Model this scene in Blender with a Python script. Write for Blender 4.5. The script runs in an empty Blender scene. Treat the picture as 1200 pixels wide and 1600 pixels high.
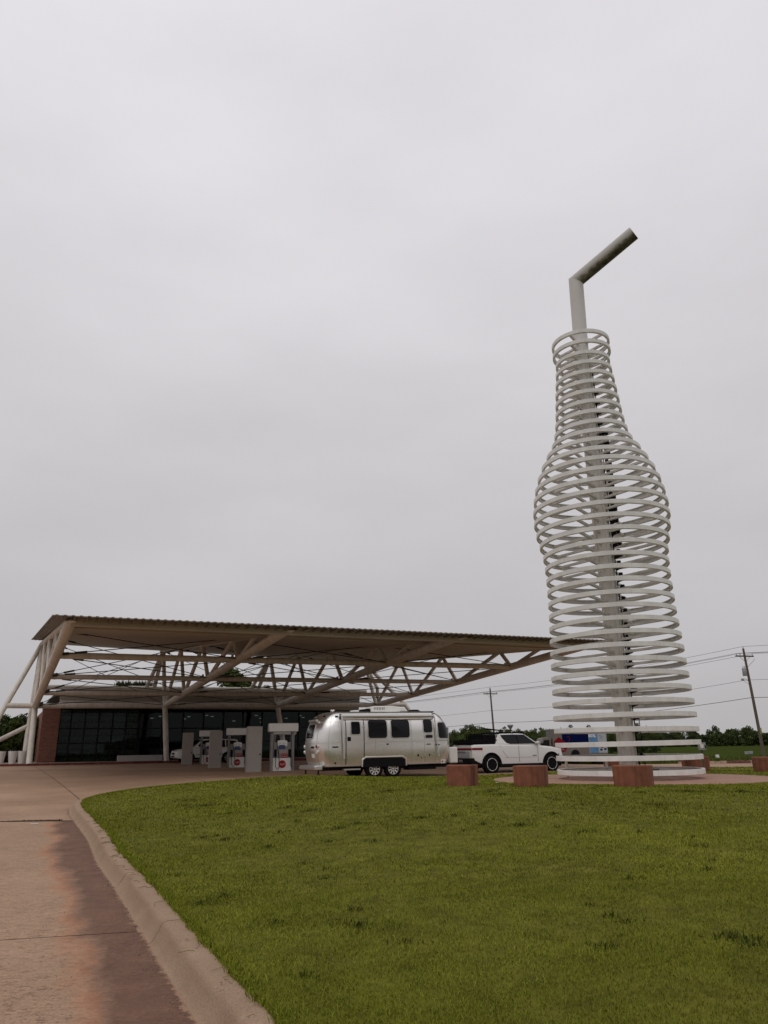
import bpy, bmesh, math, random
import numpy as np
from mathutils import Vector, Matrix
sin, cos, pi, rad = math.sin, math.cos, math.pi, math.radians
random.seed(7); rng = np.random.default_rng(7)
SC = bpy.context.scene
COL = SC.collection

# ---------------------------------------------------------------- camera
TH, RO, EYE = rad(17.93), rad(0.9), 1.55
fw = Vector((0, cos(TH), sin(TH))); up0 = Vector((0, -sin(TH), cos(TH))); r0 = Vector((1, 0, 0))
rt = r0 * cos(RO) - up0 * sin(RO); up = up0 * cos(RO) + r0 * sin(RO)
cam = bpy.data.cameras.new('camera'); camo = bpy.data.objects.new('camera', cam); COL.objects.link(camo)
M = Matrix((rt, up, -fw)).transposed().to_4x4(); M.translation = Vector((0, 0, EYE)); camo.matrix_world = M
cam.sensor_fit = 'VERTICAL'; cam.sensor_height = 36.0; cam.lens = 1140 / 1600 * 36.0
cam.clip_start = 0.05; cam.clip_end = 6000
SC.camera = camo
# ---------------------------------------------------------------- overcast sky, soft sun, exposure
SUN_EL, SUN_AZ = rad(58), rad(200)
W = bpy.data.worlds.new('World'); SC.world = W; W.use_nodes = True
nt = W.node_tree; nt.nodes.clear()
def N(t, tree=None, **kw):
    n = (tree or nt).nodes.new(t)
    for k, v in kw.items(): setattr(n, k, v)
    return n
out = N('ShaderNodeOutputWorld'); bg = N('ShaderNodeBackground'); bg.inputs['Strength'].default_value = 0.1
sky = N('ShaderNodeTexSky'); sky.sky_type = 'NISHITA'; sky.sun_disc = False
sky.sun_elevation = SUN_EL; sky.sun_rotation = SUN_AZ; sky.air_density = 1.0; sky.dust_density = 4.0
tc = N('ShaderNodeTexCoord'); sp = N('ShaderNodeSeparateXYZ'); nt.links.new(tc.outputs['Generated'], sp.inputs[0])
ramp = N('ShaderNodeValToRGB'); cr = ramp.color_ramp
cr.elements[0].position = 0.0; cr.elements[0].color = (.445, .432, .440, 1)
cr.elements[1].position = 1.0; cr.elements[1].color = (.745, .735, .765, 1)
for p, c in ((.12, (.487, .474, .484, 1)), (.45, (.615, .60, .620, 1)), (.8, (.73, .715, .745, 1))):
    e = cr.elements.new(p); e.color = c
nt.links.new(sp.outputs['Z'], ramp.inputs[0])
mp = N('ShaderNodeMapping'); mp.inputs['Scale'].default_value = (1.2, 1.2, 3.2)
nt.links.new(tc.outputs['Generated'], mp.inputs[0])
cl = N('ShaderNodeTexNoise'); cl.inputs['Scale'].default_value = 1.6; cl.inputs['Detail'].default_value = 5; cl.inputs['Roughness'].default_value = .5
nt.links.new(mp.outputs[0], cl.inputs[0])
mr = N('ShaderNodeMapRange'); mr.inputs['From Min'].default_value = .3; mr.inputs['From Max'].default_value = .7
mr.inputs['To Min'].default_value = 9.7; mr.inputs['To Max'].default_value = 11.2
nt.links.new(cl.outputs['Fac'], mr.inputs[0])
vm = N('ShaderNodeVectorMath', operation='SCALE'); nt.links.new(ramp.outputs[0], vm.inputs[0]); nt.links.new(mr.outputs[0], vm.inputs['Scale'])
mx = N('ShaderNodeMix', data_type='RGBA'); mx.inputs['Factor'].default_value = .985
nt.links.new(sky.outputs[0], mx.inputs['A']); nt.links.new(vm.outputs[0], mx.inputs['B'])
nt.links.new(mx.outputs['Result'], bg.inputs['Color']); nt.links.new(bg.outputs[0], out.inputs[0])
sl = bpy.data.lights.new('sun', 'SUN'); sl.energy = 0.5; sl.angle = rad(60); sl.color = (1, .96, .9)
so = bpy.data.objects.new('sun', sl); COL.objects.link(so)
so.rotation_euler = (pi / 2 - SUN_EL, 0, pi - SUN_AZ)
vs = SC.view_settings; vs.view_transform = 'Standard'; vs.look = 'None'; vs.exposure = 0.0; vs.gamma = 1; vs.use_curve_mapping = False
SC.cycles.max_bounces = 6; SC.cycles.transparent_max_bounces = 12

# ---------------------------------------------------------------- helpers
class MB:
    def __init__(s): s.v = []; s.f = []
    def add(s, vs, fs):
        o = len(s.v); s.v += [tuple(p) for p in vs]; s.f += [tuple(i + o for i in f) for f in fs]; return s
    def box(s, c, d, rz=0, taper=1.0):
        x, y, z = d[0] / 2, d[1] / 2, d[2] / 2; vs = []
        for dz in (-z, z):
            k = taper if dz < 0 else 1.0
            for dx, dy in ((-x, -y), (x, -y), (x, y), (-x, y)):
                px, py = dx * k, dy * k
                vs.append((c[0] + px * cos(rz) - py * sin(rz), c[1] + px * sin(rz) + py * cos(rz), c[2] + dz))
        return s.add(vs, [(3, 2, 1, 0), (4, 5, 6, 7), (0, 1, 5, 4), (1, 2, 6, 5), (2, 3, 7, 6), (3, 0, 4, 7)])
    def path(s, pts, r, n=10, cap=True):
        pts = [Vector(p) for p in pts]; rs = r if isinstance(r, (list, tuple)) else [r] * len(pts)
        d0 = (pts[1] - pts[0]).normalized(); a = Vector((0, 0, 1)) if abs(d0.z) < .9 else Vector((0, 1, 0))
        e1 = d0.cross(a).normalized(); vs = []
        for i, p in enumerate(pts):
            if i == 0: d = d0; sc = 1
            elif i == len(pts) - 1: d = (pts[i] - pts[i - 1]).normalized(); sc = 1
            else:
                d1 = (pts[i] - pts[i - 1]).normalized(); d2 = (pts[i + 1] - pts[i]).normalized(); d = (d1 + d2).normalized()
            e1 = (e1 - d * e1.dot(d)).normalized(); e2 = d.cross(e1)
            for k in range(n):
                t = 2 * pi * k / n; vs.append(p + (e1 * cos(t) + e2 * sin(t)) * rs[i])
        fs = []
        for i in range(len(pts) - 1):
            for k in range(n):
                k2 = (k + 1) % n; fs.append((i * n + k, i * n + k2, (i + 1) * n + k2, (i + 1) * n + k))
        if cap: fs += [tuple(range(n))[::-1], tuple((len(pts) - 1) * n + k for k in range(n))]
        return s.add(vs, fs)
    def lathe(s, prof, n=24, c=(0, 0, 0), axis='z'):
        vs = []; fs = []
        for r, z in prof:
            for k in range(n):
                t = 2 * pi * k / n; a, b = r * cos(t), r * sin(t)
                p = {'z': (a, b, z), 'y': (a, z, b), 'x': (z, a, b)}[axis]
                vs.append((c[0] + p[0], c[1] + p[1], c[2] + p[2]))
        for i in range(len(prof) - 1):
            for k in range(n):
                k2 = (k + 1) % n; fs.append((i * n + k, i * n + k2, (i + 1) * n + k2, (i + 1) * n + k))
        fs.append(tuple(range(n))[::-1]); fs.append(tuple((len(prof) - 1) * n + k for k in range(n)))
        return s.add(vs, fs)
    def prism(s, poly, a, b, axis='y'):     # polygon extruded along an axis; poly in the other two coordinates
        n = len(poly); vs = []
        for q in (a, b):
            for p in poly:
                vs.append({'y': (p[0], q, p[1]), 'z': (p[0], p[1], q), 'x': (q, p[0], p[1])}[axis])
        fs = [tuple(range(n)), tuple(range(n, 2 * n))[::-1]]
        for i in range(n): j = (i + 1) % n; fs.append((i, i + n, j + n, j))
        return s.add(vs, fs)
    def sheet(s, pts, nu, nv):             # grid of nu x nv points
        return s.add(pts, [(j * nu + i, j * nu + i + 1, (j + 1) * nu + i + 1, (j + 1) * nu + i) for j in range(nv - 1) for i in range(nu - 1)])
    def mesh(s, name, m=None, smooth=True, ang=35, fix=True):
        me = bpy.data.meshes.new(name); me.from_pydata(s.v, [], s.f)
        if fix:
            bm = bmesh.new(); bm.from_mesh(me); bmesh.ops.recalc_face_normals(bm, faces=bm.faces); bm.to_mesh(me); bm.free()
        if smooth:
            me.shade_smooth(); me.set_sharp_from_angle(angle=rad(ang))
        if m: me.materials.append(m)
        return me
    def obj(s, name, m=None, parent=None, bevel=0, seg=2, **kw):
        o = link(name, s.mesh(name, m, **kw), parent)
        if bevel:
            b = o.modifiers.new('bevel', 'BEVEL'); b.width = bevel; b.segments = seg; b.limit_method = 'ANGLE'; b.angle_limit = rad(30)
        return o
def link(name, data, parent=None):
    o = bpy.data.objects.new(name, data); COL.objects.link(o)
    if parent: o.parent = parent
    return o
def tag(o, label, cat, group=None):
    o['label'] = label; o['category'] = cat
    if group: o['group'] = group
    return o
def thing(name, label, cat, loc=(0, 0, 0), rz=0, group=None):
    o = link(name, None); o.location = loc; o.rotation_euler = (0, 0, rz); o.empty_display_size = .2
    return tag(o, label, cat, group)
def struct(o, kind='structure'): o['kind'] = kind; return o
def dup(root, loc, rz, label, group=None):
    r = root.copy(); COL.objects.link(r); r.location = loc; r.rotation_euler = (0, 0, rz); r['label'] = label
    if group: r['group'] = group
    for ch in list(root.children):
        c = ch.copy(); COL.objects.link(c); c.parent = r
        for g in ch.children:
            d = g.copy(); COL.objects.link(d); d.parent = c
    return r

def mat(name, col, rough=.6, metal=0, var=0, vs=3.0, col2=None, bump=0, bs=25, spec=.28, coat=0, stretch=(1, 1, 1), det=6, emit=0, streak=0, sks=(3.5, 3.5, .3)):
    m = bpy.data.materials.new(name); m.use_nodes = True; t = m.node_tree; b = t.nodes['Principled BSDF']
    b.inputs['Base Color'].default_value = (*col, 1); b.inputs['Roughness'].default_value = rough; b.inputs['Metallic'].default_value = metal
    b.inputs['Specular IOR Level'].default_value = spec; b.inputs['Coat Weight'].default_value = coat
    if emit: b.inputs['Emission Color'].default_value = (*col, 1); b.inputs['Emission Strength'].default_value = emit
    L = t.links.new
    if var or bump or col2 or streak:
        c = N('ShaderNodeTexCoord', t); mpn = N('ShaderNodeMapping', t); mpn.inputs['Scale'].default_value = stretch; L(c.outputs['Object'], mpn.inputs[0])
    if var or col2:
        n = N('ShaderNodeTexNoise', t); n.inputs['Scale'].default_value = vs; n.inputs['Detail'].default_value = det; n.inputs['Roughness'].default_value = .62
        L(mpn.outputs[0], n.inputs[0])
        rp = N('ShaderNodeValToRGB', t); rp.color_ramp.elements[0].position = .32; rp.color_ramp.elements[1].position = .68
        c2 = col2 or tuple(min(1, x * (1 + var)) for x in col); c1 = tuple(x * (1 - var) for x in col)
        rp.color_ramp.elements[0].color = (*c1, 1); rp.color_ramp.elements[1].color = (*c2, 1)
        L(n.outputs['Fac'], rp.inputs[0]); last = rp.outputs[0]
        if streak:
            mp2 = N('ShaderNodeMapping', t); mp2.inputs['Scale'].default_value = sks; L(c.outputs['Object'], mp2.inputs[0])
            n2 = N('ShaderNodeTexNoise', t); n2.inputs['Scale'].default_value = 1.2; n2.inputs['Detail'].default_value = 4; L(mp2.outputs[0], n2.inputs[0])
            r2 = N('ShaderNodeValToRGB', t); r2.color_ramp.elements[0].position = .45; r2.color_ramp.elements[1].position = .72
            r2.color_ramp.elements[0].color = (1, 1, 1, 1); k = 1 - streak; r2.color_ramp.elements[1].color = (k, k * .98, k * .95, 1)
            L(n2.outputs['Fac'], r2.inputs[0])
            mm = N('ShaderNodeMix', t, data_type='RGBA', blend_type='MULTIPLY'); mm.inputs['Factor'].default_value = 1
            L(last, mm.inputs['A']); L(r2.outputs[0], mm.inputs['B']); last = mm.outputs['Result']
        L(last, b.inputs['Base Color'])
    if bump:
        n3 = N('ShaderNodeTexNoise', t); n3.inputs['Scale'].default_value = bs; n3.inputs['Detail'].default_value = 5; L(mpn.outputs[0], n3.inputs[0])
        bn = N('ShaderNodeBump', t); bn.inputs['Strength'].default_value = bump; bn.inputs['Distance'].default_value = .02
        L(n3.outputs['Fac'], bn.inputs['Height']); L(bn.outputs[0], b.inputs['Normal'])
    return m

# ---------------------------------------------------------------- materials
m_band = mat('white_band_paint', (.76, .745, .72), .42, var=.12, vs=1.1, streak=.10, bump=.04, bs=14)
m_spoke = mat('weathered_channel', (.58, .555, .51), .55, var=.22, vs=4, bump=.08)
m_column = mat('galvanised_column', (.62, .59, .545), .5, var=.10, vs=1.6, streak=.15)
m_black = mat('black_plastic', (.008, .008, .009), .6, spec=.1)
m_rubber = mat('rubber', (.009, .009, .009), .85, var=.3, vs=8, spec=.08)
m_beige = mat('beige_steel_paint', (.69, .64, .575), .5, var=.08, vs=1.5, streak=.18)
m_soffit = mat('soffit_metal', (.47, .405, .33), .55, var=.06, vs=.7)
m_deck = mat('deck_metal', (.20, .165, .135), .5, var=.15, vs=1.2)
m_rod = mat('dark_steel_rod', (.05, .045, .042), .5)
m_fascia = mat('fascia_metal', (.36, .325, .28), .5, var=.06, vs=.8)
m_white = mat('white_plaster', (.72, .69, .66), .6, var=.06, vs=3, streak=.15)
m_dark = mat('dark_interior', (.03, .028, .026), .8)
m_frame = mat('mullion_metal', (.012, .012, .013), .5, spec=.15)
m_redpaint = mat('red_kerb_paint', (.13, .014, .016), .7, var=.4, vs=3, col2=(.19, .06, .05))
m_conc = mat('pink_concrete', (.34, .225, .165), .82, var=.16, vs=1.5, bump=.35, bs=60)
m_block = mat('red_concrete', (.235, .086, .050), .85, var=.18, vs=6, bump=.25, bs=50, streak=.62, sks=(4.2, 4.2, .22))
m_grey = mat('grey_enclosure_paint', (.36, .325, .295), .5, var=.05, vs=2)
m_pump = mat('pump_white_paint', (.80, .78, .74), .45, var=.06, vs=5)
m_pumpgrey = mat('pump_grey_metal', (.26, .25, .245), .45, var=.08, vs=4)
m_red = mat('red_vinyl', (.36, .010, .020), .45, spec=.15)
m_alu = mat('clear_coated_aluminium', (.86, .845, .82), .27, metal=.96, var=.03, vs=1.0, bump=.012, bs=3)
m_alu2 = mat('satin_aluminium_trim', (.62, .60, .57), .35, metal=.9)
m_chrome = mat('polished_rim', (.74, .73, .71), .32, metal=.35)
m_glass_d = mat('tinted_window', (.006, .007, .009), .06, spec=.22)
m_rwhite = mat('white_car_paint', (.72, .71, .69), .3, coat=.6, var=.015)
m_cargrey = mat('light_silver_panel', (.40, .40, .41), .35)
m_tail = mat('tail_lamp_red', (.20, .006, .012), .2, coat=.5)
m_lens = mat('lamp_lens', (.65, .63, .6), .12, coat=.5)
m_wood = mat('weathered_pole_wood', (.13, .10, .078), .9, var=.3, vs=6, stretch=(4, 4, .4), bump=.4)
m_galv = mat('grey_galvanised', (.33, .33, .34), .45, metal=.4, var=.1)
m_wire = mat('aluminium_cable', (.10, .10, .105), .6)
m_leaf = mat('dark_leaves', (.042, .060, .022), .85, spec=.1, col2=(.080, .105, .036), var=.45, vs=.5, det=3)
m_leaf2 = mat('green_leaves', (.045, .070, .018), .85, spec=.1, col2=(.11, .145, .04), var=.4, vs=1.2, det=3)
m_leaf3 = mat('mid_green_leaves', (.05, .072, .024), .85, spec=.1, col2=(.10, .135, .04), var=.4, vs=.4, det=3)
m_bark = mat('bark', (.06, .048, .038), .95, var=.3, vs=5)

# ---------------------------------------------------------------- terrain
class TPS:
    def __init__(s, pts, lam=.02):
        P = np.array(pts, float); s.x = P[:, :2]; n = len(P); K = s.k(s.x, s.x) + lam * np.eye(n)
        Q = np.c_[np.ones(n), s.x]; A_ = np.zeros((n + 3, n + 3)); A_[:n, :n] = K; A_[:n, n:] = Q; A_[n:, :n] = Q.T
        s.w = np.linalg.solve(A_, np.r_[P[:, 2], 0, 0, 0])
    def k(s, a, b):
        r2 = ((a[:, None, :] - b[None]) ** 2).sum(-1); return np.where(r2 > 0, r2 * np.log(r2 + 1e-12) * .5, 0) * .01
    def __call__(s, x, y):
        q = np.stack([np.ravel(x), np.ravel(y)], 1).astype(float)
        r = s.k(q, s.x) @ s.w[:-3] + np.c_[np.ones(len(q)), q] @ s.w[-3:]
        return r.reshape(np.shape(x))
_lot = TPS([(0, 0, 0), (-2, 7, .02), (-8, 18, .13), (-20, 5, .05), (-25, 22, .3), (-9, 25, .3), (-40, 40, .75), (-.3, 32.6, .33), (3.5, 35, .33), (5, 36.5, .33), (8.2, 38.3, .36),
            (-5.4, 39, .53), (-9.1, 46.6, .58), (-12.8, 54.5, .67), (-17, 58, .74), (-26, 54, .76), (-45, 60, .9), (16, 66, .0), (26, 62, -.1), (45, 62, -.1), (60, 40, 0), (40, 20, .1), (15, 45, .25), (0, 62, .6)])
def lot(x, y): return np.maximum(_lot(np.asarray(x, float), np.asarray(y, float)), -.09)
def lot1(x, y): return float(lot(np.array([x]), np.array([y]))[0])

KERB = [(-.25, 3.0), (-.44, 3.9), (-.63, 4.57), (-.97, 5.28), (-1.70, 6.85), (-2.98, 9.6), (-3.9, 11.5), (-5.1, 14.2), (-6.4, 16.9), (-7.5, 19.2), (-8.05, 20.6), (-8.3, 21.9),
        (-8.25, 23.2), (-8.0, 24.4), (-7.5, 25.8), (-6.5, 27.6), (-5.2, 29.0), (-3.4, 29.9), (-1, 30.3), (2, 31.0), (5, 32.4), (10, 35.8), (16, 38.4), (24, 41), (40, 44), (62, 46.5)]
def smooth_poly(P, k=6):
    P = [np.array(p, float) for p in P]; o = []
    for i in range(len(P) - 1):
        a, b, c, d = P[max(i - 1, 0)], P[i], P[i + 1], P[min(i + 2, len(P) - 1)]
        for j in range(k):
            t = j / k; o.append(.5 * ((2 * b) + (-a + c) * t + (2 * a - 5 * b + 4 * c - d) * t * t + (-a + 3 * b - 3 * c + d) * t ** 3))
    o.append(P[-1]); return np.array(o)
KP = smooth_poly(KERB)
PLAZA = (7.48, 24.0, .53)
lp = [(x, y, lot1(x, y) + .15) for x, y in KP[::5]]
lp += [(1.66, 17.5, .72), (3.13, 17, .69), (5.34, 16.8, .67), (-4.9, 28.2, .56), (-3.2, 28.8, .60), (0, 28.8, .51), (3, 29.5, .46), (1.8, 4.1, .24), (.6, 4.2, .2), (3, 6.4, .33), (5, 12, .52),
       (0, 12, .42), (-2, 18, .5), (-4.5, 24, .52), (1, 23, .58), (15, 20, .52), (18, 35, .42), (14, 33, .45), (11.5, 29, .56), (9.2, 31, .56), (13.6, 28, .54), (30, 30, .35), (25, 10, .4)]
for k in range(8): lp.append((7.48 + 4.0 * cos(k * pi / 4), 24 + 4.0 * sin(k * pi / 4), .53))
lp.append((7.48, 24, .51))
_lawn = TPS(lp, .004)
def lawn(x, y): return _lawn(np.asarray(x, float), np.asarray(y, float))
def lawn1(x, y): return float(lawn(np.array([x]), np.array([y]))[0])
def xl(y): return np.interp(y, KP[:, 1], KP[:, 0])
# ================================================================ GROUND
def attr(me, name, vals):
    a = me.attributes.new(name, 'FLOAT', 'POINT'); a.data.foreach_set('value', np.asarray(vals, np.float32))
def gutter_x(y): return np.interp(y, KP[:, 1], KP[:, 0]) - .43 * np.interp(y, [3, 22, 30], [.64, .68, .5])
# concrete paving material: beige slab, orange silt line and a damp stain along the gutter
def concrete_mat(name, stain):
    m = bpy.data.materials.new(name); m.use_nodes = True; t = m.node_tree; b = t.nodes['Principled BSDF']; L = t.links.new
    g = N('ShaderNodeNewGeometry', t)
    def noise(s, d=5, r=.6, dist=0):
        n = N('ShaderNodeTexNoise', t); n.inputs['Scale'].default_value = s; n.inputs['Detail'].default_value = d; n.inputs['Roughness'].default_value = r; n.inputs['Distortion'].default_value = dist
        L(g.outputs['Position'], n.inputs[0]); return n.outputs['Fac']
    def rmp(src, *st):
        r = N('ShaderNodeValToRGB', t); e = r.color_ramp.elements; e[0].position, e[0].color = st[0][0], (*st[0][1], 1); e[1].position, e[1].color = st[-1][0], (*st[-1][1], 1)
        for p, c in st[1:-1]: q = e.new(p); q.color = (*c, 1)
        L(src, r.inputs[0]); return r.outputs[0]
    def mixc(f, a, bb, mode='MIX'):
        k = N('ShaderNodeMix', t, data_type='RGBA', blend_type=mode)
        for nm, v in (('Factor', f), ('A', a), ('B', bb)):
            if isinstance(v, (int, float)): k.inputs[nm].default_value = v
            elif isinstance(v, tuple): k.inputs[nm].default_value = (*v, 1)
            else: L(v, k.inputs[nm])
        return k.outputs['Result']
    def math_(op, a, bb):
        k = N('ShaderNodeMath', t, operation=op)
        for i, v in enumerate((a, bb)):
            if isinstance(v, (int, float)): k.inputs[i].default_value = v
            else: L(v, k.inputs[i])
        return k.outputs[0]
    base = rmp(noise(.35, 4), (.3, (.325, .208, .132)), (.7, (.425, .280, .186)))
    base = mixc(.55, base, rmp(noise(9, 8, .7), (.25, (.62, .60, .58)), (.75, (1.25, 1.22, 1.2))), 'MULTIPLY')
    base = mixc(.7, base, rmp(noise(55, 5, .75), (.36, (.42, .40, .38)), (.52, (1.08, 1.08, 1.08))), 'MULTIPLY')
    rough = .82
    if stain:
        a = N('ShaderNodeAttribute', t); a.attribute_name = 'gutter'
        mpn = N('ShaderNodeMapping', t); mpn.inputs['Scale'].default_value = (1.0, .38, 1); L(g.outputs['Position'], mpn.inputs[0])
        nn = N('ShaderNodeTexNoise', t); nn.inputs['Scale'].default_value = 1.15; nn.inputs['Detail'].default_value = 4; nn.inputs['Roughness'].default_value = .5; L(mpn.outputs[0], nn.inputs[0])
        d = math_('ADD', a.outputs['Fac'], math_('MULTIPLY', math_('SUBTRACT', nn.outputs['Fac'], .5), .95))
        d = math_('ADD', d, math_('MULTIPLY', math_('SUBTRACT', noise(7, 7, .68), .5), .26))
        damp = rmp(d, (.36, (1, 1, 1)), (.60, (0, 0, 0)))
        silt = rmp(d, (.42, (0, 0, 0)), (.51, (1, 1, 1)), (.57, (.8, .8, .8)), (.74, (0, 0, 0)))
        silt2 = math_('MULTIPLY', silt, rmp(noise(2.2, 4), (.3, (.3, .3, .3)), (.6, (1, 1, 1))))
        # worn pits where the surface paste has gone
        mpp = N('ShaderNodeMapping', t); mpp.inputs['Scale'].default_value = (.75, 1.5, 1); mpp.inputs['Rotation'].default_value = (0, 0, .25); L(g.outputs['Position'], mpp.inputs[0])
        npt = N('ShaderNodeTexNoise', t); npt.inputs['Scale'].default_value = 17; npt.inputs['Detail'].default_value = 6; npt.inputs['Roughness'].default_value = .62; npt.inputs['Distortion'].default_value = .3; L(mpp.outputs[0], npt.inputs[0])
        worn = rmp(noise(.55, 3), (.42, (0, 0, 0)), (.56, (1, 1, 1)))
        pit = math_('MULTIPLY', rmp(npt.outputs['Fac'], (.555, (0, 0, 0)), (.635, (1, 1, 1))), worn)
        base = mixc(math_('MULTIPLY', pit, .55), base, (.55, .48, .42), 'MULTIPLY')
        base = mixc(math_('MULTIPLY', silt2, .85), base, (.40, .182, .098))
        dampc = rmp(noise(3, 6), (.3, (.108, .050, .031)), (.68, (.176, .088, .055)))
        base = mixc(math_('MULTIPLY', damp, .92), base, dampc)
        base = mixc(math_('MULTIPLY', damp, .8), base, rmp(noise(34, 3, .6), (.30, (.78, .78, .78)), (.52, (1, 1, 1)), (.66, (1.08, 1.06, 1.04)), (.72, (1.8, 1.75, 1.7))), 'MULTIPLY')
        crust = rmp(math_('ADD', a.outputs['Fac'], math_('MULTIPLY', math_('SUBTRACT', noise(11, 5, .6), .5), .22)), (.012, (1, 1, 1)), (.045, (0, 0, 0)))
        base = mixc(math_('MULTIPLY', crust, .85), base, (.36, .225, .14))
        rr = N('ShaderNodeMapRange', t); rr.inputs['To Min'].default_value = .8; rr.inputs['To Max'].default_value = .72; L(damp, rr.inputs[0]); L(rr.outputs[0], b.inputs['Roughness'])
    else:
        base = mixc(.6, base, rmp(noise(.13, 5, .6, .8), (.36, (.58, .53, .50)), (.62, (1.06, 1.05, 1.04))), 'MULTIPLY')
        pass
        # fine joints of the far slabs
        for ang, ofs in ((-.47, .3), (-.47 + pi / 2, .1)):
            mpn = N('ShaderNodeMapping', t); mpn.inputs['Rotation'].default_value = (0, 0, ang); mpn.inputs['Location'].default_value = (ofs, 0, 0); L(g.outputs['Position'], mpn.inputs[0])
            sx = N('ShaderNodeSeparateXYZ', t); L(mpn.outputs[0], sx.inputs[0])
            pp = math_('ABSOLUTE', math_('SUBTRACT', math_('FRACT', math_('DIVIDE', sx.outputs[0], 5.2), 0), .5), 0)
            base = mixc(1.0, base, rmp(pp, (.003, (.45, .43, .42)), (.007, (1, 1, 1))), 'MULTIPLY')
        b.inputs['Roughness'].default_value = .75
    L(base, b.inputs['Base Color']); b.inputs['Specular IOR Level'].default_value = .22
    bn = N('ShaderNodeBump', t); bn.inputs['Strength'].default_value = .5; bn.inputs['Distance'].default_value = .012
    hgt_ = math_('ADD', math_('MULTIPLY', noise(28, 6, .7), .8), math_('MULTIPLY', noise(110, 3, .6), .5))
    if stain: hgt_ = math_('SUBTRACT', hgt_, math_('MULTIPLY', pit, 1.1))
    L(hgt_, bn.inputs['Height']); L(bn.outputs[0], b.inputs['Normal'])
    return m
m_slab = concrete_mat('driveway_concrete', True)
m_lot = concrete_mat('parking_concrete', False)

# far ground / field sheet reaching the horizon, with a shallow rise on the left
def fz(x, y):
    side = np.clip((-x + 4) / 22, 0, 1) * np.clip(1 - (y - 90) / 200, 0, 1)
    inside = (np.clip((x + 86) / 4, 0, 1) * np.clip((92 - x) / 4, 0, 1) * np.clip((66 - y) / 1.2, 0, 1) * np.clip((y + 19) / 4, 0, 1))
    return -.16 + side * .9 - inside * .9
gx = np.unique(np.r_[-3000, -1500, -700, -350, -180, -120, np.linspace(-90, 96, 63), 130, 200, 350, 700, 1500, 3000]); gy = np.unique(np.r_[-1500, -300, -80, -30, np.linspace(-22, 110, 67), 64.4, 65.2, 130, 170, 230, 300, 450, 700, 1200, 2200, 4000])
X, Y = np.meshgrid(gx, gy); b = MB(); b.sheet(np.stack([X, Y, fz(X, Y)], -1).reshape(-1, 3).tolist(), len(gx), len(gy))
m_field = bpy.data.materials.new('crop_field'); m_field.use_nodes = True
def field_nodes(m):
    t = m.node_tree; bs_ = t.nodes['Principled BSDF']; L = t.links.new; g = N('ShaderNodeNewGeometry', t)
    n1 = N('ShaderNodeTexNoise', t); n1.inputs['Scale'].default_value = .05; n1.inputs['Detail'].default_value = 6; n1.inputs['Roughness'].default_value = .7
    n2 = N('ShaderNodeTexNoise', t); n2.inputs['Scale'].default_value = 2.5; n2.inputs['Detail'].default_value = 4
    L(g.outputs['Position'], n1.inputs[0]); L(g.outputs['Position'], n2.inputs[0])
    r = N('ShaderNodeValToRGB', t); r.color_ramp.elements[0].position = .3; r.color_ramp.elements[1].position = .7
    r.color_ramp.elements[0].color = (.040, .056, .013, 1); r.color_ramp.elements[1].color = (.066, .086, .021, 1); L(n1.outputs['Fac'], r.inputs[0])
    r2 = N('ShaderNodeValToRGB', t); r2.color_ramp.elements[0].position = .3; r2.color_ramp.elements[0].color = (.45, .45, .45, 1); r2.color_ramp.elements[1].position = .65; L(n2.outputs['Fac'], r2.inputs[0])
    k = N('ShaderNodeMix', t, data_type='RGBA', blend_type='MULTIPLY'); k.inputs['Factor'].default_value = .8; L(r.outputs[0], k.inputs['A']); L(r2.outputs[0], k.inputs['B'])
    L(k.outputs['Result'], bs_.inputs['Base Color']); bs_.inputs['Roughness'].default_value = .9; bs_.inputs['Specular IOR Level'].default_value = .0
field_nodes(m_field)
struct(b.obj('field', m_field, ang=80))

# parking lot sheet
Y_J = 17.55
def lot_sheet():
    ys = np.r_[np.linspace(Y_J, 30, 22)[:-1], np.linspace(30, 66, 40)]; xs = np.r_[np.linspace(-84, -20, 22)[:-1], np.linspace(-20, 20, 61)[:-1], np.linspace(20, 90, 24)]
    X, Y = np.meshgrid(xs, ys); b = MB(); b.sheet(np.stack([X, Y, lot(X, Y)], -1).reshape(-1, 3).tolist(), len(xs), len(ys))
    return struct(b.obj('parking_lot', m_lot, ang=80))
lot_sheet()
# driveway: three cast slabs with open joints on a dark bed
drive = struct(link('driveway', None))
bedb = MB(); xs = np.linspace(-60, 6, 40); ys = np.linspace(-15, Y_J + .3, 30); X, Y = np.meshgrid(xs, ys)
bedb.sheet(np.stack([X, Y, lot(X, Y) - .05], -1).reshape(-1, 3).tolist(), len(xs), len(ys)); bedb.obj('slab_bed', m_dark, drive, ang=80)
def slab(y0, y1, nx, ny, slope0, slope1):
    fr = np.linspace(0, 1, nx) ** 2.2; b = MB(); pts = []; gd = []
    for j in range(ny):
        t = j / (ny - 1)
        for i in range(nx):
            x_r = -.0
            # iterate once so the joint line runs slightly skewed to the kerb
            ya = y0 + (y1 - y0) * t; xr = float(gutter_x(ya)) + .06; x = xr - fr[i] * 46
            s = slope0 * (1 - t) + slope1 * t; y = ya + s * (x - xr)
            edge = min(t * (y1 - y0), (1 - t) * (y1 - y0)); dz = -.012 if edge < .004 else 0
            pts.append((x, y, dz)); gd.append(max(0, xr - x - .06))
    P = np.array(pts); P[:, 2] += lot(P[:, 0], P[:, 1]); b.sheet(P.tolist(), nx, ny)
    o = b.obj('concrete_slab', m_slab, drive, ang=80); attr(o.data, 'gutter', gd)
slab(-12, 2.2, 40, 30, .16, .16); slab(2.216, 7.42, 90, 60, .16, .20); slab(7.436, Y_J - .014, 90, 90, .20, .0)

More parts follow.
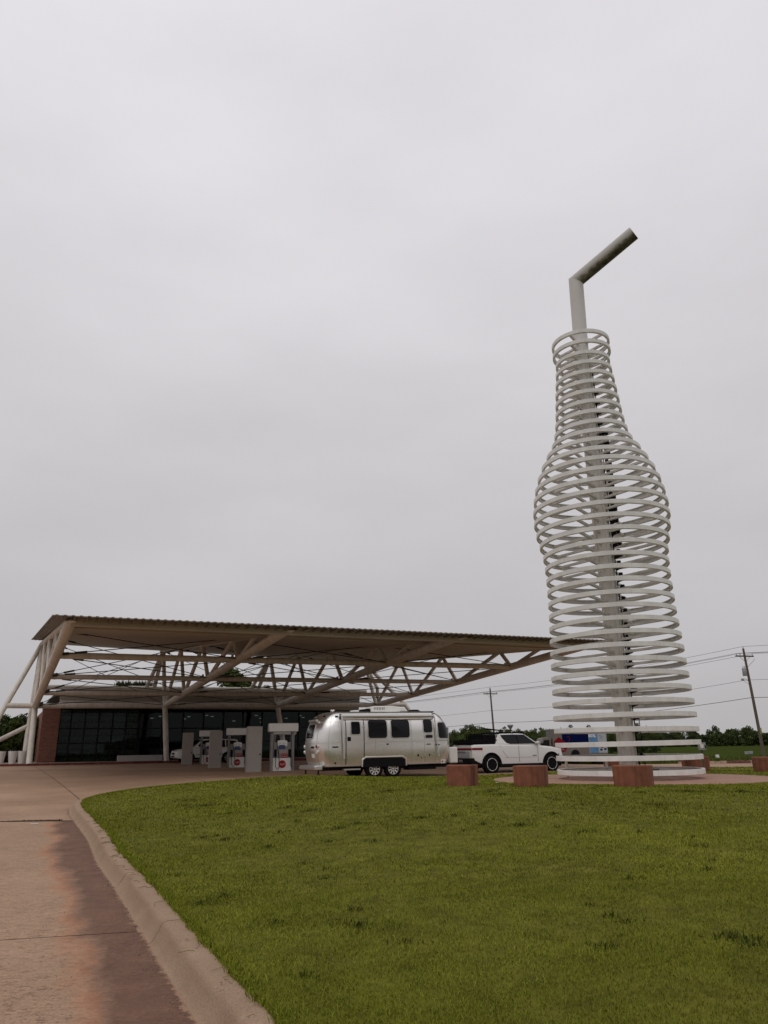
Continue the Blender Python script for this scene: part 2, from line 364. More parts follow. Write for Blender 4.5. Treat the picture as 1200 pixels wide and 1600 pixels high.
# lawn
m_soil = mat('lawn_soil', (.095, .092, .011), .95, col2=(.155, .15, .02), var=.3, vs=3.5, bump=.5, bs=40, spec=.1)
ys = np.unique(np.r_[np.linspace(3.0, 12, 60), np.linspace(12, 28.9, 70), np.linspace(28.9, 31, 30), np.linspace(31, 46.5, 24)]); fr = np.linspace(0, 1, 110) ** 1.7
pts = []
for y in ys:
    x0 = float(xl(y)); pts.append(np.stack([x0 + fr * (62.5 - x0), np.full(110, y)], 1))
P = np.concatenate(pts); z = lawn(P[:, 0], P[:, 1]); b = MB(); b.sheet(np.c_[P, z].tolist(), 110, len(ys)); struct(b.obj('lawn', m_soil, ang=80))
# circular plaza under the bottle
m_plaza = mat('plaza_concrete', (.33, .19, .135), .8, var=.18, vs=1.2, bump=.2, bs=40)
b = MB(); b.lathe([(0.01, -.25), (4.2, -.25), (4.2, .012), (4.185, .025), (0.01, .025)], 72); o = struct(b.obj('plaza', m_plaza)); o.location = PLAZA

# kerb, cast in lengths
kerb = struct(link('kerb', None))
m_kerb = bpy.data.materials.new('kerb_concrete'); m_kerb.use_nodes = True
def kerb_nodes(m):
    t = m.node_tree; bs_ = t.nodes['Principled BSDF']; L = t.links.new; g = N('ShaderNodeNewGeometry', t); a = N('ShaderNodeAttribute', t); a.attribute_name = 'face_tone'
    def nz(s, d, r): n = N('ShaderNodeTexNoise', t); n.inputs['Scale'].default_value = s; n.inputs['Detail'].default_value = d; n.inputs['Roughness'].default_value = r; L(g.outputs['Position'], n.inputs[0]); return n.outputs['Fac']
    def rp(src, *st):
        r = N('ShaderNodeValToRGB', t); e = r.color_ramp.elements; e[0].position, e[0].color = st[0][0], (*st[0][1], 1); e[1].position, e[1].color = st[1][0], (*st[1][1], 1); L(src, r.inputs[0]); return r.outputs[0]
    def mx_(f, A_, B_, md='MIX'):
        k = N('ShaderNodeMix', t, data_type='RGBA', blend_type=md)
        for nm, v in (('Factor', f), ('A', A_), ('B', B_)):
            if isinstance(v, float): k.inputs[nm].default_value = v
            elif isinstance(v, tuple): k.inputs[nm].default_value = (*v, 1)
            else: L(v, k.inputs[nm])
        return k.outputs['Result']
    c = rp(nz(2.2, 5, .6), (.3, (.305, .205, .135)), (.7, (.365, .252, .172)))
    c = mx_(.8, c, rp(nz(70, 5, .75), (.34, (.62, .60, .58)), (.56, (1.08, 1.08, 1.08))), 'MULTIPLY')
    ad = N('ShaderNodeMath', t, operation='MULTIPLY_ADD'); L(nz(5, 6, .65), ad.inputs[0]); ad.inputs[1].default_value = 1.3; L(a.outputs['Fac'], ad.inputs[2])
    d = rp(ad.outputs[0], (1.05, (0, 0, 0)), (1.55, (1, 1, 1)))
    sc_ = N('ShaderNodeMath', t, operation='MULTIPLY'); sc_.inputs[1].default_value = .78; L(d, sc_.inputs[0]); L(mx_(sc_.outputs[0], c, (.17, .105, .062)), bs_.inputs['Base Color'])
    bs_.inputs['Roughness'].default_value = .9; bs_.inputs['Specular IOR Level'].default_value = .2
    bn = N('ShaderNodeBump', t); bn.inputs['Strength'].default_value = .6; bn.inputs['Distance'].default_value = .01; L(nz(60, 6, .7), bn.inputs['Height']); L(bn.outputs[0], bs_.inputs['Normal'])
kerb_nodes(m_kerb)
tn = np.gradient(KP, axis=0); tn /= np.linalg.norm(tn, axis=1)[:, None]; nrm = np.stack([-tn[:, 1], tn[:, 0]], 1)     # to the left = outwards
dist = np.r_[0, np.cumsum(np.linalg.norm(np.diff(KP, axis=0), axis=1))]
prof = [(.0, -.12), (.0, .0), (.06, .004), (.205, .003), (.240, -.004), (.266, -.022), (.285, -.052), (.352, -.128), (.392, -.149), (.45, -.156), (.47, -.2)]
def kerb_section(d0, d1):
    b = MB(); n = max(3, int((d1 - d0) / .11)); pts = []
    for j in range(n):
        d = d0 + (d1 - d0) * j / (n - 1); x, y = np.interp(d, dist, KP[:, 0]), np.interp(d, dist, KP[:, 1]); a = np.array([np.interp(d, dist, nrm[:, 0]), np.interp(d, dist, nrm[:, 1])])
        lz = lot1(x + a[0] * .4, y + a[1] * .4)
        for q, (o_, h) in enumerate(prof):
            w = o_ * float(np.interp(d, [0, 18, 25], [.64, .68, .62])); rg = .0006
            jit = rng.normal(0, rg); chip = 0
            if 3 <= q <= 6: chip = .07 * math.exp(-((d - 6.95) / .16) ** 2) + .03 * math.exp(-((d - 4.05) / .06) ** 2) + .03 * math.exp(-((d - 2.2) / .07) ** 2) + .025 * math.exp(-((d - 5.3) / .05) ** 2) + .02 * math.exp(-((d - 1.0) / .04) ** 2) + .04 * math.exp(-((d - 9.9) / .1) ** 2)
            pts.append((x + a[0] * (w + jit - chip), y + a[1] * (w + jit - chip), lz + .152 + h + rng.normal(0, .0005) - chip * .25))
    m = len(prof); b.sheet(pts, m, n); b.f += [tuple(range(m)), tuple((n - 1) * m + k for k in range(m))[::-1]]
    o = b.obj('kerb_section', m_kerb, kerb, ang=50); attr(o.data, 'face_tone', [[0, 0, 0, .1, .25, .55, .9, 1, 1, 1, 1][q] for j in range(n) for q in range(m)])  # weight of the darker tone, growing from top edge to foot of the face
cuts = [0, 1.55, 4.35, 7.2, 10.3, 13.4, 16.6, 19.35, 22, 25, 28, 31, 35, 40, 46, 55, 70, float(dist[-1])]
for a_, b_ in zip(cuts[:-1], cuts[1:]): kerb_section(a_ + .008, b_ - .008)
# silt and grit gathered along the gutter: uncountable
gb = MB()
for _ in range(2600):
    d = rng.uniform(.3, 19); x, y = np.interp(d, dist, KP[:, 0]), np.interp(d, dist, KP[:, 1]); a = (np.interp(d, dist, nrm[:, 0]), np.interp(d, dist, nrm[:, 1]))
    o_ = .285 + abs(rng.normal(0, .05)) * 1.0 if rng.random() < .75 else .30 + rng.exponential(.3); px_, py_ = x + a[0] * o_, y + a[1] * o_; s = rng.uniform(.002, .008) * (1.0 if rng.random() < .97 else 2.0)
    zz = lot1(px_, py_) + s * .3; r = rng.uniform(0, pi)
    gb.add([(px_ + s * cos(r + k * 2.1), py_ + s * sin(r + k * 2.1), zz) for k in range(3)] + [(px_, py_, zz + s)], [(0, 1, 3), (1, 2, 3), (2, 0, 3)])
struct(gb.obj('gutter_grit', mat('grit', (.25, .165, .125), .9, var=.4, vs=30), smooth=False, fix=False), 'stuff')
# crumbled joint where the far slab meets the kerb, and dry stems on the kerb top: uncountable bits
cb2 = MB()
for _ in range(420):
    q = rng.exponential(.55); x = -7.35 - q + rng.normal(0, .04); y = Y_J + rng.normal(0, .018 + .05 * math.exp(-q * 3)); s = rng.uniform(.008, .028) * (1 if q < .8 else .7); r = rng.uniform(0, 6.28); zz = lot1(x, y) + .002
    cb2.add([(x + s * cos(r + k * 2.1), y + s * sin(r + k * 2.1), zz) for k in range(3)] + [(x, y, zz + s * .8)], [(0, 1, 3), (1, 2, 3), (2, 0, 3)])
struct(cb2.obj('joint_crumbs', mat('crumbled_dirt', (.07, .045, .032), .95, var=.5, vs=20), smooth=False, fix=False), 'stuff')
ds = MB()
for _ in range(60):
    d = rng.uniform(.5, 14); w = rng.uniform(.0, .17); x, y = np.interp(d, dist, KP[:, 0]) + np.interp(d, dist, nrm[:, 0]) * w, np.interp(d, dist, KP[:, 1]) + np.interp(d, dist, nrm[:, 1]) * w
    zz = (lot1(x, y) + .160) if w > 0 else lawn1(x, y) + .035; a_ = rng.uniform(0, 6.28); l = rng.uniform(.02, .07); ds.path([(x - l * cos(a_), y - l * sin(a_), zz), (x + .01, y + .012, zz + .006), (x + l * cos(a_ + .3), y + l * sin(a_ + .3), zz + .002)], .0016 + .0002 * d, 4)
struct(ds.obj('dry_stems', mat('dry_straw', (.24, .18, .10), .9, var=.4, vs=8), smooth=False), 'stuff')
# pieces of litter
def litter(name, label, cat, x, y, z, poly, m):
    b = MB(); b.prism(poly, 0, .008, 'z'); o = b.obj(name, m); o.location = (x, y, z); tag(o, label, cat)
litter('paper_scrap', 'small white paper scrap lying on the damp driveway near the kerb crack', 'litter', -7.6, 16.9, lot1(-7.6, 16.9) + .004, [(-.09, -.02), (.08, -.035), (.09, .02), (0, .035), (-.08, .02)], m_white)
litter('white_wrapper', 'tiny white wrapper lying in the grass between two red blocks', 'litter', 2.55, 18.2, lawn1(2.55, 18.2) + .045, [(-.035, -.02), (.03, -.025), (.035, .02), (-.03, .03)], m_white)

# ---------------------------------------------------------------- grass blades
def blades(name, P, hgt, wid, lean_s, m, seed, tint):
    r = np.random.default_rng(seed); n = len(P); h = hgt * r.uniform(.55, 1.25, n); w = wid * r.uniform(.7, 1.3, n); a = r.uniform(0, 2 * pi, n); la = r.uniform(0, 2 * pi, n); ln = np.abs(r.normal(0, lean_s, n)) * h
    dx, dy = np.cos(a) * w / 2, np.sin(a) * w / 2; lx, ly = np.cos(la) * ln, np.sin(la) * ln
    V = np.zeros((n, 5, 3)); V[:, 0] = P + np.stack([-dx, -dy, -.004 + 0 * h], 1); V[:, 1] = P + np.stack([dx, dy, -.004 + 0 * h], 1)
    V[:, 2] = P + np.stack([dx * .8 + lx * .35, dy * .8 + ly * .35, h * .6], 1); V[:, 3] = P + np.stack([-dx * .8 + lx * .35, -dy * .8 + ly * .35, h * .6], 1)
    V[:, 4] = P + np.stack([lx, ly, h * (1 - .25 * (ln / (h + 1e-6)))], 1)
    base = (np.arange(n) * 5)[:, None]; quad = base + np.array([0, 1, 2, 3]); tri = base + np.array([3, 2, 4])
    me = bpy.data.meshes.new(name); me.vertices.add(n * 5); me.vertices.foreach_set('co', V.ravel().astype(np.float32))
    lv = np.concatenate([quad, tri], 1).ravel(); me.loops.add(len(lv)); me.loops.foreach_set('vertex_index', lv.astype(np.int32))
    ls = np.stack([np.arange(n) * 7, np.arange(n) * 7 + 4], 1).ravel(); me.polygons.add(2 * n); me.polygons.foreach_set('loop_start', ls.astype(np.int32))
    me.update(calc_edges=True); me.validate(); attr(me, 'shade', np.repeat(np.clip(tint + r.normal(0, .16, n), 0, 1), 5)); me.materials.append(m)
    return struct(link(name, me), 'stuff')
def grass_mat(name, c0, c1, c2):
    m = bpy.data.materials.new(name); m.use_nodes = True; t = m.node_tree; bs_ = t.nodes['Principled BSDF']; L = t.links.new
    a = N('ShaderNodeAttribute', t); a.attribute_name = 'shade'; r = N('ShaderNodeValToRGB', t); e = r.color_ramp.elements
    e[0].color = (*c0, 1); e[1].color = (*c2, 1); q = e.new(.5); q.color = (*c1, 1); L(a.outputs['Fac'], r.inputs[0])
    L(r.outputs[0], bs_.inputs['Base Color']); bs_.inputs['Roughness'].default_value = .8; bs_.inputs['Specular IOR Level'].default_value = .06
    return m
m_grass = grass_mat('grass_blade', (.148, .148, .019), (.176, .198, .019), (.275, .285, .034))
m_weed = grass_mat('weed_blade', (.042, .050, .008), (.055, .066, .010), (.085, .098, .016))
def smooth_noise(x, y, s, seed):
    r = np.random.default_rng(seed); G = r.uniform(-1, 1, (64, 64)); u_, v_ = x / s + 20, y / s + 20; i, j = np.floor(u_).astype(int), np.floor(v_).astype(int); fu, fv = u_ - i, v_ - j
    fu = fu * fu * (3 - 2 * fu); fv = fv * fv * (3 - 2 * fv); g = lambda a, b_: G[a % 64, b_ % 64]
    return (g(i, j) * (1 - fu) + g(i + 1, j) * fu) * (1 - fv) + (g(i, j + 1) * (1 - fu) + g(i + 1, j + 1) * fu) * fv
def scatter(y0, y1, dens, xr0, xr1):
    # right limit follows the view cone plus a margin
    n = int((y1 - y0) * 40 * dens); y = rng.uniform(y0, y1, n); x = rng.uniform(-9, 31, n); x0 = np.interp(y, KP[:, 1], KP[:, 0])
    k = (x > x0 - .015) & (x < y * .60 + xr0) & (((x - PLAZA[0]) ** 2 + (y - PLAZA[1]) ** 2) > 4.17 ** 2)
    return x[k], y[k]
allP = []
for y0, y1, dn, hg, wd in ((3.3, 5.5, 7000, .030, .0036), (5.5, 8, 4200, .032, .0046), (8, 11.5, 2000, .036, .007), (11.5, 16, 850, .043, .011), (16, 22, 420, .045, .017), (22, 30.6, 170, .048, .028), (30.4, 44, 30, .05, .06)):
    x, y = scatter(y0, y1, dn, 3.2, 0); patch = smooth_noise(x, y, .9, 1) * .5 + smooth_noise(x, y, .28, 2) * .35 + smooth_noise(x, y, 3.5, 3) * .5
    kp = rng.random(len(x)) < np.clip(.80 + .45 * patch, .3, 1); x, y, patch = x[kp], y[kp], patch[kp]
    hh = .82 * hg * np.clip(1 + .40 * patch, .45, 1.7); blades('grass', np.c_[x, y, lawn(x, y)], hh, wd, 1.25, m_grass, int(y0 * 10), .46 + .30 * smooth_noise(x, y, 1.6, 5) + .26 * smooth_noise(x, y, .45, 6) + .18 * smooth_noise(x, y, 5, 8))
# darker coarse clumps
clumps = [(.5, 12.6, .3), (1.05, 12.65, .22), (1.9, 11.4, .32), (-1.45, 14.6, .3), (-2.0, 15.6, .35), (4.9, 15.2, .3), (5.9, 15.4, .42), (6.9, 15.3, .5), (2.6, 12.4, .2), (-1.0, 9.4, .14), (-2.4, 9.2, .18), (2.3, 5.6, .22), (3.1, 5.5, .2),
          (.1, 5.9, .14), (-.3, 7.0, .15), (3.6, 9.2, .2), (4.5, 13.1, .35), (-4.1, 17.5, .4), (0, 17.2, .5), (2.2, 15.2, .3), (8.3, 13.0, .4), (-.2, 10.7, .2), (5.3, 8.2, .2), (3.9, 6.9, .16)]
for _ in range(95): yy = rng.uniform(4.5, 27) ** 1.0; clumps.append((rng.uniform(-.35, .6) * yy, yy, rng.uniform(.06, .30)))
xs_, ys_, hs_ = [], [], []
for cx, cy, r in clumps:
    if cx < float(xl(cy)) + .2 or (cx - PLAZA[0]) ** 2 + (cy - PLAZA[1]) ** 2 < 22: continue
    n = int(240 * r * max(1, r / .2)); a = rng.uniform(0, 2 * pi, n); q = np.abs(rng.normal(0, .45, n)) * r; xs_.append(cx + q * np.cos(a) * 1.5); ys_.append(cy + q * np.sin(a)); hs_.append(.056 * np.clip(1 - q / r * .5, .4, 1))
x, y, h = map(np.concatenate, (xs_, ys_, hs_)); blades('weed_clumps', np.c_[x, y, lawn(x, y)], h, .008, 1.2, m_weed, 77, .45)
# ragged grass along the kerb edge
d = rng.uniform(0, 30, 13000); x, y = np.interp(d, dist, KP[:, 0]), np.interp(d, dist, KP[:, 1]); x = x + .02 + rng.exponential(.035, 13000) - .06 * (smooth_noise(d, d * 0, .25, 9) > .1) * rng.random(13000)
blades('edge_grass', np.c_[x, y, np.array(lawn(x, y))], .05, .0055 + .0004 * d, .95, m_grass, 78, .42)
# rough verge beyond the lot
n = 26000; y = 65.3 + rng.exponential(6, n); x = rng.uniform(4, 62, n); k = (y < 95); x, y = x[k], y[k]
blades('verge_grass', np.c_[x, y, fz(x, y)], .32 * np.clip(1 + .5 * smooth_noise(x, y, 2, 4), .4, 2), .10, .5, grass_mat('verge_blade', (.060, .078, .014), (.085, .105, .020), (.12, .14, .03)), 79, .5)
# ================================================================ BOTTLE SCULPTURE
bottle = thing('bottle_sculpture', 'towering white soda bottle of stacked rings with a bent straw on top', 'sculpture', PLAZA)
bottle.location = (7.475, 24, .53); bottle.rotation_euler = (0, rad(-.22), 0)
RZ = [15.72 - .4043 * i for i in range(38)]
RR = [1.085, 1.085, 1.01, 1.045, 1.09, 1.13, 1.17, 1.205, 1.25, 1.32, 1.45, 1.68, 1.89, 2.07, 2.20, 2.285, 2.335, 2.34, 2.29, 2.205, 2.12, 2.09, 2.08, 2.085, 2.09, 2.10, 2.12, 2.145, 2.165, 2.18, 2.20, 2.215, 2.24, 2.255, 2.26, 2.262, 2.265, 2.265]
RR = [r * .963 for r in RR]
RH, RW = .142, .085
for i, (z, R) in enumerate(zip(RZ, RR)):
    b = MB(); n = 72; vs = []
    pr = [(0, -RH / 2), (0.004, -RH / 2 - .004), (0.0, RH / 2), (-RW, RH / 2), (-RW, -RH / 2)]
    sect = [(-RW, -RH / 2), (-.006, -RH / 2), (0, -RH / 2 + .006), (0, RH / 2 - .006), (-.006, RH / 2), (-RW, RH / 2), (-RW, RH / 2 - .02), (-.03, RH / 2 - .03), (-.03, -RH / 2 + .03), (-RW, -RH / 2 + .02)]
    m = len(sect)
    for k in range(n):
        t = 2 * pi * k / n + i * .37
        for dr, dz in sect: vs.append(((R + dr) * cos(t), (R + dr) * sin(t), dz))
    fs = [(k * m + q, k * m + (q + 1) % m, ((k + 1) % n) * m + (q + 1) % m, ((k + 1) % n) * m + q) for k in range(n) for q in range(m)]
    b.add(vs, fs); ring = b.obj('ring', m_band, bottle); ring.location = (0, 0, z - PLAZA[2])
    ring.rotation_euler = (rng.normal(0, .0025), rng.normal(0, .0025), 0)
    # four straight channel spokes from column to ring
    if i == 0:
        sb = MB(); sb.box((.5, 0, 0), (1, .085, .075)); spoke_me = sb.mesh('spoke', m_spoke)
        jb = MB(); jb.box((0, 0, 0), (.008, .014, RH * .985)); plate_me = jb.mesh('splice_seam', m_spoke)
    for k in range(4):
        t = rng.uniform(0, 2 * pi) if k else rng.uniform(-2.2, -.9); s_ = link('splice_seam', plate_me, ring); s_.location = ((R - .002) * cos(t), (R - .002) * sin(t), 0); s_.rotation_euler = (0, 0, t + pi / 2); s_.scale = (1, .55, 1)
    for k in range(4):
        t = (53, 127, 233, 307)[k] * pi / 180; s_ = link('spoke', spoke_me, ring); r_in = .2
        s_.scale = (R - RW - r_in + .055, 1, 1); s_.location = (r_in * cos(t), r_in * sin(t), -.02); s_.rotation_euler = (0, 0, t)
# column: tall twelve-sided pipe with welded ribs, then the smooth straw
b = MB(); b.path([(0, 0, 0), (0, 0, 15.3 - .53)], .255, 16); b.obj('column', m_column, bottle, ang=20)
b = MB()
for a in (-35, -62, -75, 20, 200, 150): b.path([(.262 * cos(a * pi / 180), .262 * sin(a * pi / 180), .02), (.262 * cos(a * pi / 180), .262 * sin(a * pi / 180), 14.7)], .032 if a != -75 else .045, 6)
b.obj('conduit', m_column, bottle)
b = MB(); b.lathe([(.42, 0), (.42, .03), (.27, .035)], 24); b.obj('base_plate', m_spoke, bottle)
# straw: upright and bent part joined on a mitre
Bz = 18.5 - .53
m_straw = mat('straw_paint', (.60, .575, .545), .45, var=.05, vs=1.2)
def straw():
    B0 = Vector((.11, 0, Bz)); d = Vector((1.83, -1.503, .96)).normalized(); LEN = 2.60; nrm_ = (d + Vector((0, 0, 1))).normalized(); r = .262; n = 40
    lo = MB(); hi = MB(); A0, A1 = [], []
    for k in range(n):
        t = 2 * pi * k / n; x, y = r * cos(t), r * sin(t)
        A0.append((x, y, 14.6)); A1.append((x + .11, y, Bz - (nrm_.x * x + nrm_.y * y) / nrm_.z))
    fs = [(k, (k + 1) % n, n + (k + 1) % n, n + k) for k in range(n)]
    lo.add(A0 + A1, fs + [tuple(range(n))[::-1]]); lo.obj('straw_upright', m_straw, bottle)
    # bent part: several rings and an inner wall so the mouth is open
    M_ = [Vector(a) for a in A1]; E_ = [p + d * (LEN - (p - B0).dot(d)) for p in M_]; rows = 24; vs = []
    for j in range(rows + 1): vs += [M_[k].lerp(E_[k], j / rows) for k in range(n)]
    ctr = B0 + d * LEN
    for dd in (0, -.6): vs += [ctr + (E_[k] - ctr) * .95 + d * dd for k in range(n)]
    R_ = rows + 3; hi.add(vs, [(j * n + k, j * n + (k + 1) % n, (j + 1) * n + (k + 1) % n, (j + 1) * n + k) for j in range(R_ - 1) for k in range(n)] + [tuple((R_ - 1) * n + k for k in range(n))])
    o = hi.obj('straw_bend', None, bottle, fix=False)
    # mildew grown along the lower flank, with its own ragged outline
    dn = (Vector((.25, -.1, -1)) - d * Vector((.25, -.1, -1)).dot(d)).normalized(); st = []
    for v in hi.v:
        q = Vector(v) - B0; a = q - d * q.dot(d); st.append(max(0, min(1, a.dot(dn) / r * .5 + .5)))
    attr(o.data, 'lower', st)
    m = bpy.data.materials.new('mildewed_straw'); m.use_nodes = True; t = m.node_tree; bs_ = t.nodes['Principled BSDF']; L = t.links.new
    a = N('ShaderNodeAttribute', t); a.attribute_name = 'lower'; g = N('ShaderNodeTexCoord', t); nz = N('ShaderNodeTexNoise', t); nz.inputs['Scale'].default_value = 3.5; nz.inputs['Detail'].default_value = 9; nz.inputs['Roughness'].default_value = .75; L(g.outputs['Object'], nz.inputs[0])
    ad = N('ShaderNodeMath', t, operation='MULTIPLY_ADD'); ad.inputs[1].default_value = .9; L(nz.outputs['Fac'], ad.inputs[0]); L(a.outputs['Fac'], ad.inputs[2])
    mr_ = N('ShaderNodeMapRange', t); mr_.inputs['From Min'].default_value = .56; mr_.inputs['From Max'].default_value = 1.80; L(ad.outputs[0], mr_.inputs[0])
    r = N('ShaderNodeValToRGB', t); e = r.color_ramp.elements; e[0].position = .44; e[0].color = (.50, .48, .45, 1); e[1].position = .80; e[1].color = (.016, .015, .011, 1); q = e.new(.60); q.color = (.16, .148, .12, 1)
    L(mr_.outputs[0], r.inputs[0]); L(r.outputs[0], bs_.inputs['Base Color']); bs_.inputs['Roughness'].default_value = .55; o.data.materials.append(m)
straw()
# black flood lamps with cables clustered on the right of the column, one per ring from the shoulder down
fb = MB()
for k in range(5): fb.box((.06 + .07 * (k % 3), -.05 + .09 * (k // 2) - .05, .02 + .055 * ((k * 2) % 3 - 1)), (.075, .06, .10), rz=.4 * k)
for k in range(6): t = k * 1.05; fb.path([(.02, -.02, .0), (.12 + .05 * sin(t), .03 * cos(t), .07 * sin(t * 2)), (.20 + .03 * cos(t * 3), .05 * sin(t), .05 * cos(t * 2)), (.05, .02 * k - .05, -.09)], .010, 5)
lamp_me = fb.mesh('floodlight', m_black)
for i in range(5, 37):
    o = link('floodlight', lamp_me, bottle); o.location = (.25, -.08, RZ[i] - PLAZA[2] - .01); s_ = .8 if i < 9 else (1.35 if i < 26 else 1.1); o.scale = (s_, s_, s_); o.rotation_euler = (0, 0, -.35 + .1 * (i % 3))
b = MB()
for k, (x0, y0) in enumerate(((.30, -.10), (.285, -.14), (.315, -.05))):
    b.path([(x0 + .014 * sin(j * 1.7 + k), y0 + .014 * cos(j * 1.3 + k), .05 + j * .35) for j in range(41)], .014, 5)
b.obj('power_cable', m_black, bottle)
b = MB(); b.path([(.33, -.1, 1.9), (.42, -.2, 1.75), (.44, -.2, 1.1), (.4, -.15, .55), (.5, -.25, .25), (.75, -.5, .28)], .014, 5); b.obj('loose_cable', m_black, bottle)
b = MB(); b.box((0, 0, 0), (.12, .07, .2)); o = b.obj('junction_box', m_grey, bottle, bevel=.008); o.location = (.36, -.1, 1.55)
# short post that carries the lowest ring
for a in (138, 92):
    b = MB(); b.path([(2.15 * cos(a * pi / 180), 2.15 * sin(a * pi / 180), .02), (2.15 * cos(a * pi / 180), 2.15 * sin(a * pi / 180), RZ[36] - .53 - .05)], .045, 8); b.obj('ring_post', m_spoke, bottle)

# ================================================================ RED CONCRETE BLOCKS
def block(x, y, z, w, d, h, rz, label):
    b = MB(); b.box((0, 0, h / 2 - .03), (w, d, h + .06), taper=.965)
    o = b.obj('concrete_block', m_block, bevel=.022, seg=3); o.location = (x, y, z); o.rotation_euler = (0, 0, rz); tag(o, label, 'seat block', 'red concrete seat blocks round the bottle')
G_ = lawn1
block(1.70, 17.75, G_(1.7, 17.5) - .015, .58, .58, .455, -.44, 'red concrete block on the lawn nearest the silver trailer')
block(3.17, 17.25, G_(3.13, 17) - .02, .66, .54, .46, -.46, 'red concrete block with dark streaks on the lawn in front of the pickup')
block(5.38, 17.05, G_(5.34, 16.8) - .02, .78, .54, .46, -.50, 'red concrete block in front of the bottle column, closest to the camera')
block(11.5, 28.9, .58, .95, .55, .50, .55, 'red concrete block behind the right edge of the bottle rings')
block(9.2, 31, .62, .95, .55, .45, .1, 'red concrete block half hidden behind the bottle column')
block(13.9, 28, .52, 1.2, .75, .52, -.25, 'red concrete block standing apart on the grass below the right utility pole')
# ================================================================ CANOPY (local frame: x along the front edge, y away from it)
OA = (-26.192, 56.0, 0); ANG = .4705
U3 = Vector((cos(ANG), sin(ANG), 0)); W3 = Vector((-sin(ANG), cos(ANG), 0))
def site(s, y, z=0): p = Vector(OA) + U3 * s + W3 * y; return (p.x, p.y, z)
def site_ground(s, y): p = site(s, y); return lot1(p[0], p[1])
can = thing('gas_canopy', 'huge beige cantilevered tube truss canopy over the fuel pumps', 'canopy', OA, ANG)
S_ = [0, 9.4285, 18.857, 28.285]
def Nn(k): return Vector((S_[k], 0, 4.926 + .0133 * S_[k]))
def Fn(k): return Nn(k) + Vector((0, -29.07, 1.901))
def low(k, t): return Nn(k) + Vector((0, -t, .0654 * t))
def An(k): return Vector((S_[k], 2.42, 9.80 - .017 * S_[k]))
def upr(k, q): return An(k).lerp(Fn(k), q / 31.49)
def tube(name, pts, r, parent=can, n=12, m=None): b = MB(); b.path(pts, r, n); return b.obj(name, m or m_beige, parent)
UQ = [0, 7.2, 14.3, 22.0]; LT = [0, 6.95, 13.9, 20.8]
for k in range(4):
    gz = .80 if k < 2 else .72
    base = Nn(k) + Vector((0, -.5414 * (Nn(k).z - gz), gz - Nn(k).z))
    c_ = tube('column', [base, Nn(k)], .205, n=16); b = MB(); b.lathe([(.34, 0), (.34, .03), (.24, .035), (.24, .06)], 16); f_ = b.obj('base_plate', m_beige, c_); f_.location = base - Vector((0, 0, .01))
    tip = Fn(k) + (Fn(k) - Nn(k)).normalized() * .5
    # the chord is cut flush with the underside of the roof, so its end is a long slant
    d_ax = (Fn(k) - Nn(k)).normalized(); ex = Vector((1, 0, 0)); ez = ex.cross(d_ax); ez = -ez if ez.z < 0 else ez; nn = 20; b = MB(); va, vb = [], []
    for q in range(nn):
        o_ = ex * (.235 * cos(2 * pi * q / nn)) + ez * (.235 * sin(2 * pi * q / nn)); p = Nn(k) + o_; va.append(tuple(p))
        rz0 = (9.80 - .017 * p.x); rz1 = (6.56 + .0133 * p.x); sl_r = (rz1 - rz0) / 31.49; zr = lambda y: rz0 + sl_r * (2.42 - y) + .17
        tt = (zr(p.y) - p.z) / (d_ax.z + sl_r * d_ax.y); vb.append(tuple(p + d_ax * min(tt, 30.3)))
    b.add(va + vb, [(q, (q + 1) % nn, nn + (q + 1) % nn, nn + q) for q in range(nn)] + [tuple(range(nn))[::-1], tuple(range(nn, 2 * nn))]); b.obj('lower_chord', m_beige, can)
    tube('upper_chord', [An(k), upr(k, 16), upr(k, 30.6)], .19, n=14)
    tube('post', [Nn(k), An(k)], .17)
    for i in range(1, 4):
        tube('web_post', [low(k, LT[i]), upr(k, UQ[i])], .135, n=10)
        tube('web_diagonal', [low(k, LT[i - 1] + .15), upr(k, UQ[i] + .12)], .135, n=10)
    tube('web_diagonal', [low(k, LT[3] + .15), upr(k, 26.6)], .12, n=10)
    # inclined rear legs down to the tie tube behind
    if k in (1, 2):
        for ds in ((-.95 if k == 1 else -1.3), (-.25 if k == 1 else -.55)): tube('rear_leg', [An(k), Vector((S_[k] + ds, 4.1, 6.62))], .17)
        b = MB(); b.box((0, 0, 0), (.5, .6, .3)); g_ = b.obj('gusset', m_beige, can, bevel=.03); g_.location = An(k) + Vector((0, .1, .05))
for i, r in ((1, .15), (2, .15), (3, .17)):
    for k in range(3): tube('cross_tube', [low(k, LT[i]), low(k + 1, LT[i])], r, n=12)
for k in range(3): tube('cross_tube', [Nn(k), Nn(k + 1)], .19, n=14)
tube('tie_tube', [Vector((.25, 4.1, 6.62)), Vector((29.2, 4.1, 6.85))], .19, n=12)
# end frames: outward legs, struts and ground braces
tube('outer_leg', [An(0), Vector((-1.95, 0, 5.0)), Vector((-3.5, -1.2, .8))], .18, n=12)
tube('cross_tube', [Nn(0), Vector((-1.98, 0, 4.93))], .19, n=12)
tube('back_leg', [An(0), Vector((-.25, .35, 3.55))], .16, n=12); tube('column', [Vector((-.25, .35, 3.6)), Vector((-.28, -.4, .8))], .19, n=12)
tube('ground_brace', [Vector((-.3, .3, 3.5)), Vector((-5.2, .1, .8))], .16, n=12)
tube('outer_leg', [An(3), Vector((31.3, 0, 5.35)), Vector((34.4, -1.2, .6))], .18, n=12)
tube('cross_tube', [Nn(3), Vector((31.2, 0, 5.37))], .19, n=12)
tube('outer_leg', [An(3), Vector((29.0, 1.2, 6.9)), Vector((30.4, 4.1, 5.3))], .16, n=12)
